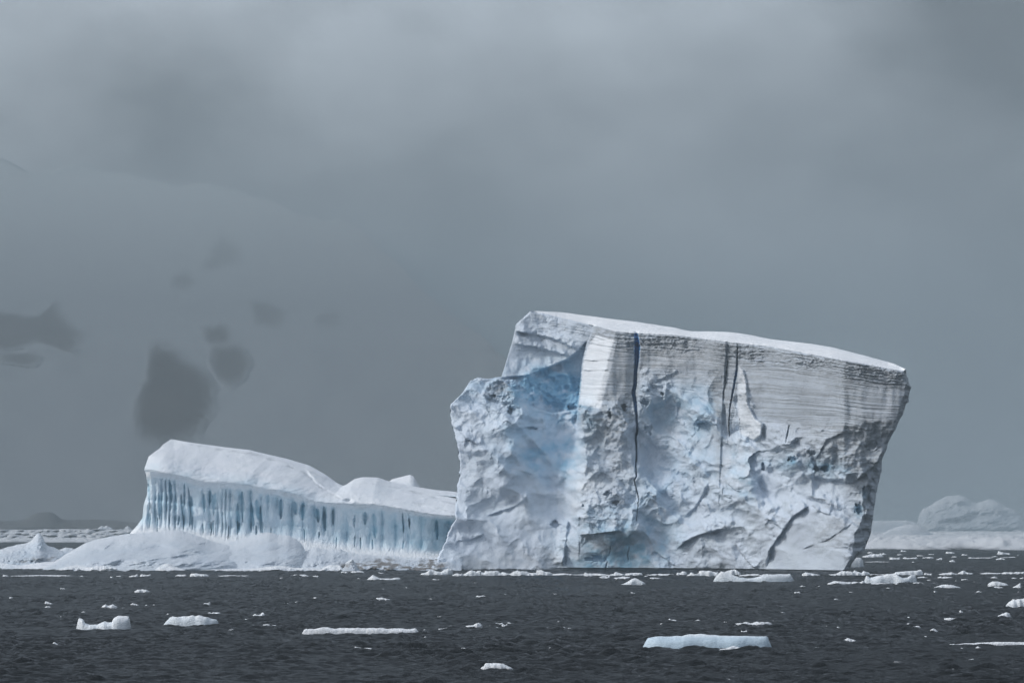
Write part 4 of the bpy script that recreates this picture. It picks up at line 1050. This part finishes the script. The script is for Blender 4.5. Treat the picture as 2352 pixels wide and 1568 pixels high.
# ================================================================== pack ice behind (too many plates to count)
def build_pack():
    rows = [2600.0]
    while rows[-1] < 15500: rows.append(rows[-1] * 1.0055)
    d = np.array(rows); u = np.linspace(-.125, .125, 900)
    D, U = np.meshgrid(d, u, indexing='ij'); X = D * U
    fr = np.interp(U, [-.125, -.03, .03, .06, .125], [4000, 4200, 3500, 2790, 2750]) * (1 + .02 * fbm(U * 60, D / 900, 2.2, 3))
    t = (D - fr)
    inside = sstep(-30, 260, t)
    cover = np.clip(.5 + 1.6 * fbm(X / 28, D / 160, 1.1, 3) + 1.2 * sstep(100, 900, t), 0, 1) * inside
    hl = np.interp(U, [-.125, 0, .06, .125], [1.0, 1.0, 1.9, 1.9])
    Z = cover * (0.7 + hl * (1.8 * np.clip(ridged(X / 22, D / 90, 3.3, 3) - .6, 0, 2) + 1.4 * np.clip(fbm(X / 60, D / 300, 5.5, 3), 0, 1))) - .5 * (1 - cover)
    Z = np.where(D < fr - 60, -.8, Z)
    pt = np.stack([X, D, Z], -1)
    q = gquads(*X.shape, flip=True)
    keep = (pt[..., 2].ravel()[q] > -.45).any(1)
    bl = np.clip(1 - cover * 1.6, 0, 1)
    o = mesh_obj("pack_ice", pt, q[keep], M_PACK, None, dict(blue=bl, dirt=0 * bl, snow=.2 * cover))
    tag(o, "grey-white field of packed brash ice stretching back into the fog", "pack ice", kind='stuff')
build_pack()

# ================================================================== far icebergs in the fog
def far_berg(name, label, sil, yb, d0, d1, **kw):
    return lone(name, label, "iceberg", "faint icebergs in the fog", sil, yb, d0, d1, M_FAR, **kw)
far_berg("domed_iceberg", "faint domed iceberg with two summits in the fog at the right edge",
         [(2098, 1232), (2104, 1212), (2108, 1195), (2112, 1178), (2120, 1168), (2140, 1158), (2152, 1150), (2166, 1142), (2185, 1138), (2202, 1136), (2218, 1141), (2232, 1150), (2242, 1155), (2256, 1150), (2275, 1146), (2292, 1151), (2305, 1160), (2320, 1166), (2334, 1174), (2345, 1188), (2352, 1210), (2360, 1232)],
         1226, 9800, 9950, n=(240, 80), rough=6.0, face=1.2, lumps=1.5)
far_berg("flat_iceberg", "very faint low flat iceberg in the fog just right of the big iceberg",
         [(1960, 1228), (1965, 1198), (1990, 1196), (2040, 1195), (2080, 1194), (2100, 1198), (2120, 1210), (2140, 1228)], 1228, 8300, 8400, n=(140, 30), rough=2.0)
far_berg("rounded_iceberg", "low rounded snowy hummock before the faint domed iceberg",
         [(2010, 1240), (2040, 1216), (2070, 1206), (2095, 1203), (2115, 1208), (2135, 1222), (2160, 1240)], 1236, 5600, 5680, n=(120, 40), rough=2.0)
far_berg("rounded_iceberg", "small bright ice hump at the right edge at the foot of the domed iceberg",
         [(2275, 1246), (2300, 1234), (2325, 1229), (2345, 1232), (2375, 1246)], 1252, 3650, 3700, n=(90, 30), rough=2.0)
far_berg("blocky_iceberg", "tiny blocky far iceberg on the pack ice, left of the fluted iceberg",
         [(220, 1219), (226, 1211), (233, 1207), (238, 1209), (245, 1206), (252, 1210), (256, 1212), (262, 1219)], 1221, 4850, 4880, n=(50, 20), rough=2.0)
far_berg("blocky_iceberg", "tiny pointed far iceberg touching the skyline beside the fluted iceberg",
         [(282, 1219), (288, 1210), (294, 1207), (300, 1213), (306, 1219)], 1221, 4850, 4880, n=(40, 16), rough=2.0)

# ================================================================== foggy mountain with bare rock
def rock_mat():
    m, nt, b = mat_new("mountain_face")
    co = nt.nodes.new('ShaderNodeTexCoord').outputs['Object']
    n = add_noise(nt, co, 0.012, 5, 0.6)
    rockc = mixc(nt, n, (0.030, 0.030, 0.032), (0.060, 0.056, 0.052))
    sp = nt.nodes.new('ShaderNodeSeparateXYZ'); nt.links.new(co, sp.inputs[0])
    alt = mathn(nt, 'DIVIDE', mathn(nt, 'SUBTRACT', sp.outputs['Z'], 290.0), 360.0, True)      # snow tone painted lighter with height to match the fog brightness behind
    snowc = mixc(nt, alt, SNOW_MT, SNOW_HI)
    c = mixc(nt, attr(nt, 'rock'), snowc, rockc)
    nt.links.new(c, b.inputs['Base Color']); b.inputs['Roughness'].default_value = .9
    b.inputs['Specular IOR Level'].default_value = .1
    return m
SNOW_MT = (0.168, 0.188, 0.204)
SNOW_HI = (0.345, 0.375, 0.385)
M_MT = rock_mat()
MT_D0, MT_D1 = 5200.0, 6800.0
def mt_d(X, Y): return np.interp(Y, [350, 560, 800, 1212], [11500, 8300, 6000, MT_D0]) + 14 * fbm(X / 260, Y / 160, 1.7, 3)
def build_mountain():
    nu, nv = 160, 110
    x = np.linspace(-420, 1500, nu)
    ridge = np.interp(x, [-420, 0, 300, 560, 800, 1100, 1500], [420, 370, 400, 440, 520, 760, 1100]) + 34 * fbm(x / 150, x * 0, 1.1, 4)
    v = np.linspace(0, 1, nv)[None]
    X = np.repeat(x[:, None], nv, 1); Y = 1214 + (ridge[:, None] - 1214) * v
    pt = P(X, Y, mt_d(X, Y))
    b = pt[:, -1:].copy(); b[..., 1] += 500; b[..., 2] *= 1.01
    b2 = b.copy(); b2[..., 1] += 1500; b2[..., 2] = -5
    pt[:, 0, 2] = -5
    pt = np.concatenate([pt, b, b2], 1)
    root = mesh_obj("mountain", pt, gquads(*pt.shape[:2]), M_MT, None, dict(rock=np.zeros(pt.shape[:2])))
    tag(root, "snow-covered mountain slope almost lost in the fog on the left", kind='structure')
    def cz(p): return [(.3662 * a, 516.8 + .3662 * b_) for a, b_ in p]
    OUT = [([(1000, 755), (940, 800), (930, 950), (880, 1050), (850, 1200), (880, 1300), (980, 1350), (1120, 1350), (1250, 1280), (1330, 1120), (1310, 960), (1250, 910), (1150, 860), (1080, 790)], 1.0, "largest pear-shaped dark rock patch"),
           ([(1340, 770), (1440, 760), (1500, 760), (1560, 860), (1520, 950), (1450, 1000), (1380, 960), (1330, 880)], .8, "oval rock patch right of the largest"),
           ([(1280, 650), (1400, 630), (1440, 690), (1420, 740), (1330, 740), (1290, 710)], .75, "small rock patch atop the oval one"),
           ([(-80, 560), (0, 540), (160, 580), (250, 570), (330, 490), (400, 600), (500, 690), (450, 790), (350, 770), (230, 720), (100, 770), (-80, 780)], .75, "broad dark rock patch at the left edge"),
           ([(20, 800), (120, 810), (170, 800), (240, 830), (200, 880), (100, 870), (20, 850)], .6, "small rock patch under the broad left one"),
           ([(1580, 480), (1660, 490), (1780, 540), (1740, 640), (1600, 610)], .5, "pale squarish rock patch on the right"),
           ([(1080, 330), (1150, 290), (1220, 350), (1170, 400), (1080, 390)], .4, "faint small upper rock patch"),
           ([(1270, 270), (1330, 150), (1400, 80), (1500, 180), (1490, 230), (1340, 280)], .32, "faintest topmost rock patch"),
           ([(1980, 580), (2050, 540), (2110, 540), (2120, 640), (1990, 640)], .28, "faint rightmost rock patch")]
    for pts, amp, lab in OUT:
        p = np.array(cz(pts)); c = p.mean(0)
        n = 72
        ring = resample(np.concatenate([p, p[:1]]), n + 1)[:-1]
        for _ in range(2): ring = (np.roll(ring, 1, 0) + 2 * ring + np.roll(ring, -1, 0)) / 4
        rr = np.linspace(0, 1, 16)
        size = np.linalg.norm(ring - c, axis=1).mean()
        soft = min(.55, 14.0 / size + .12)
        sc_ = rr * (1 + soft)
        G = c + (ring - c)[:, None] * sc_[None, :, None]
        X, Y = G[..., 0], G[..., 1]
        rk = sstep(1 + soft, 1 - soft * .9, sc_[None] + .13 * fbm(X / 13, Y / 13, 3.1, 3) * (sc_[None] > .3)) * sstep(1 + soft, 1 + soft * .6, sc_)[None]  # rim fades into the snow colour, imitating blur by fog
        d = mt_d(X, Y) - np.clip(-2 + 40 * rk, -2, 5) 
        pt = P(X, Y, d)
        q = gquads(n, 16, wrap=True)
        o = mesh_obj("rock_outcrop", pt, q, M_MT, root, dict(rock=rk * amp))
        o['label'] = lab
build_mountain()
def build_hill():
    sil = [(-420, 1196), (-100, 1190), (0, 1195), (30, 1197), (55, 1193), (72, 1184), (85, 1177), (100, 1174), (118, 1175), (128, 1181), (140, 1191), (160, 1194), (200, 1192), (260, 1194), (300, 1199), (400, 1203), (520, 1206), (620, 1209)]
    S = np.array(sil); x = np.linspace(-420, 620, 220); ys = np.interp(x, S[:, 0], S[:, 1]) + .8 * fbm(x / 14, x * 0, 1.2, 3)
    v = np.linspace(0, 1, 14)[None]; X = np.repeat(x[:, None], 14, 1); Y = 1213.5 + (ys[:, None] - 1213.5) * v
    pt = P(X, Y, 4950 + 90 * v + 12 * fbm(X / 150, Y / 90, 1.1, 2)); pt[:, 0, 2] = -3
    b = pt[:, -1:].copy(); b[..., 1] += 180; b[..., 2] = -3
    pt = np.concatenate([pt, b], 1)
    rk = np.clip(.45 + .2 * fbm(pt[..., 0] / 160, pt[..., 2] / 30, 3.3, 2), 0, 1)
    o = mesh_obj("hill", pt, gquads(*pt.shape[:2]), M_MT, None, dict(rock=rk))
    tag(o, "low dark rocky shore with one hump under the fog, far left", kind='structure')
build_hill()
def build_shelf():
    x = np.linspace(-420, 1120, 700)
    ys = 1214.5 + 1.6 * fbm(x / 90, x * 0, 1.4, 4) + 1.2 * ridged(x / 26, x * 0, 2.4, 3)
    nv = 26
    v = np.linspace(0, 1, nv)[None]; X = np.repeat(x[:, None], nv, 1); Y = 1241.5 + (ys[:, None] - 1241.5) * v ** .8
    pt = P(X, Y, 4640 + 170 * v + 26 * facets(X / 16, Y / 4.5, 5) * 3 - 18 * fbm(X / 30, Y / 7, 3.1, 4)); pt[:, 0, 2] = -3
    b = pt[:, -1:].copy(); b[..., 1] += 60
    b2 = b.copy(); b2[..., 1] += 20; b2[..., 2] = -3
    pt = np.concatenate([pt, b, b2], 1); z = np.zeros(pt.shape[:2])
    dk = np.clip(.8 * fbm(pt[..., 0] / 16, pt[..., 2] / 2.5, 4.4, 3), 0, .5)
    o = mesh_obj("ice_shelf", pt, gquads(*pt.shape[:2]), M_PACK, None, dict(blue=z, dirt=dk, snow=z))
    tag(o, "low pale broken ice shelf below the dark shore, far left", kind='structure')
build_shelf()

# ================================================================== haze
def build_haze():
    x0, x1, y0, y1, z0, z1 = -15000, 15000, -60, 16500, -6, 730
    v = [(x, y, z) for x in (x0, x1) for y in (y0, y1) for z in (z0, z1)]
    f = [(0, 1, 3, 2), (4, 6, 7, 5), (0, 4, 5, 1), (2, 3, 7, 6), (0, 2, 6, 4), (1, 5, 7, 3)]
    m = bpy.data.materials.new("haze"); m.use_nodes = True
    nt = m.node_tree; nt.nodes.clear()
    out = nt.nodes.new('ShaderNodeOutputMaterial'); pv = nt.nodes.new('ShaderNodeVolumePrincipled')
    pv.inputs['Color'].default_value = (0.39, 0.475, 0.52, 1)
    pv.inputs['Density'].default_value = HAZE
    pv.inputs['Anisotropy'].default_value = 0.0
    nt.links.new(pv.outputs[0], out.inputs['Volume'])
    o = mesh_obj("haze", v, f, m, None, smooth=False)
    tag(o, "thin grey sea fog", kind='stuff')
HAZE = 1.25e-4
build_haze()
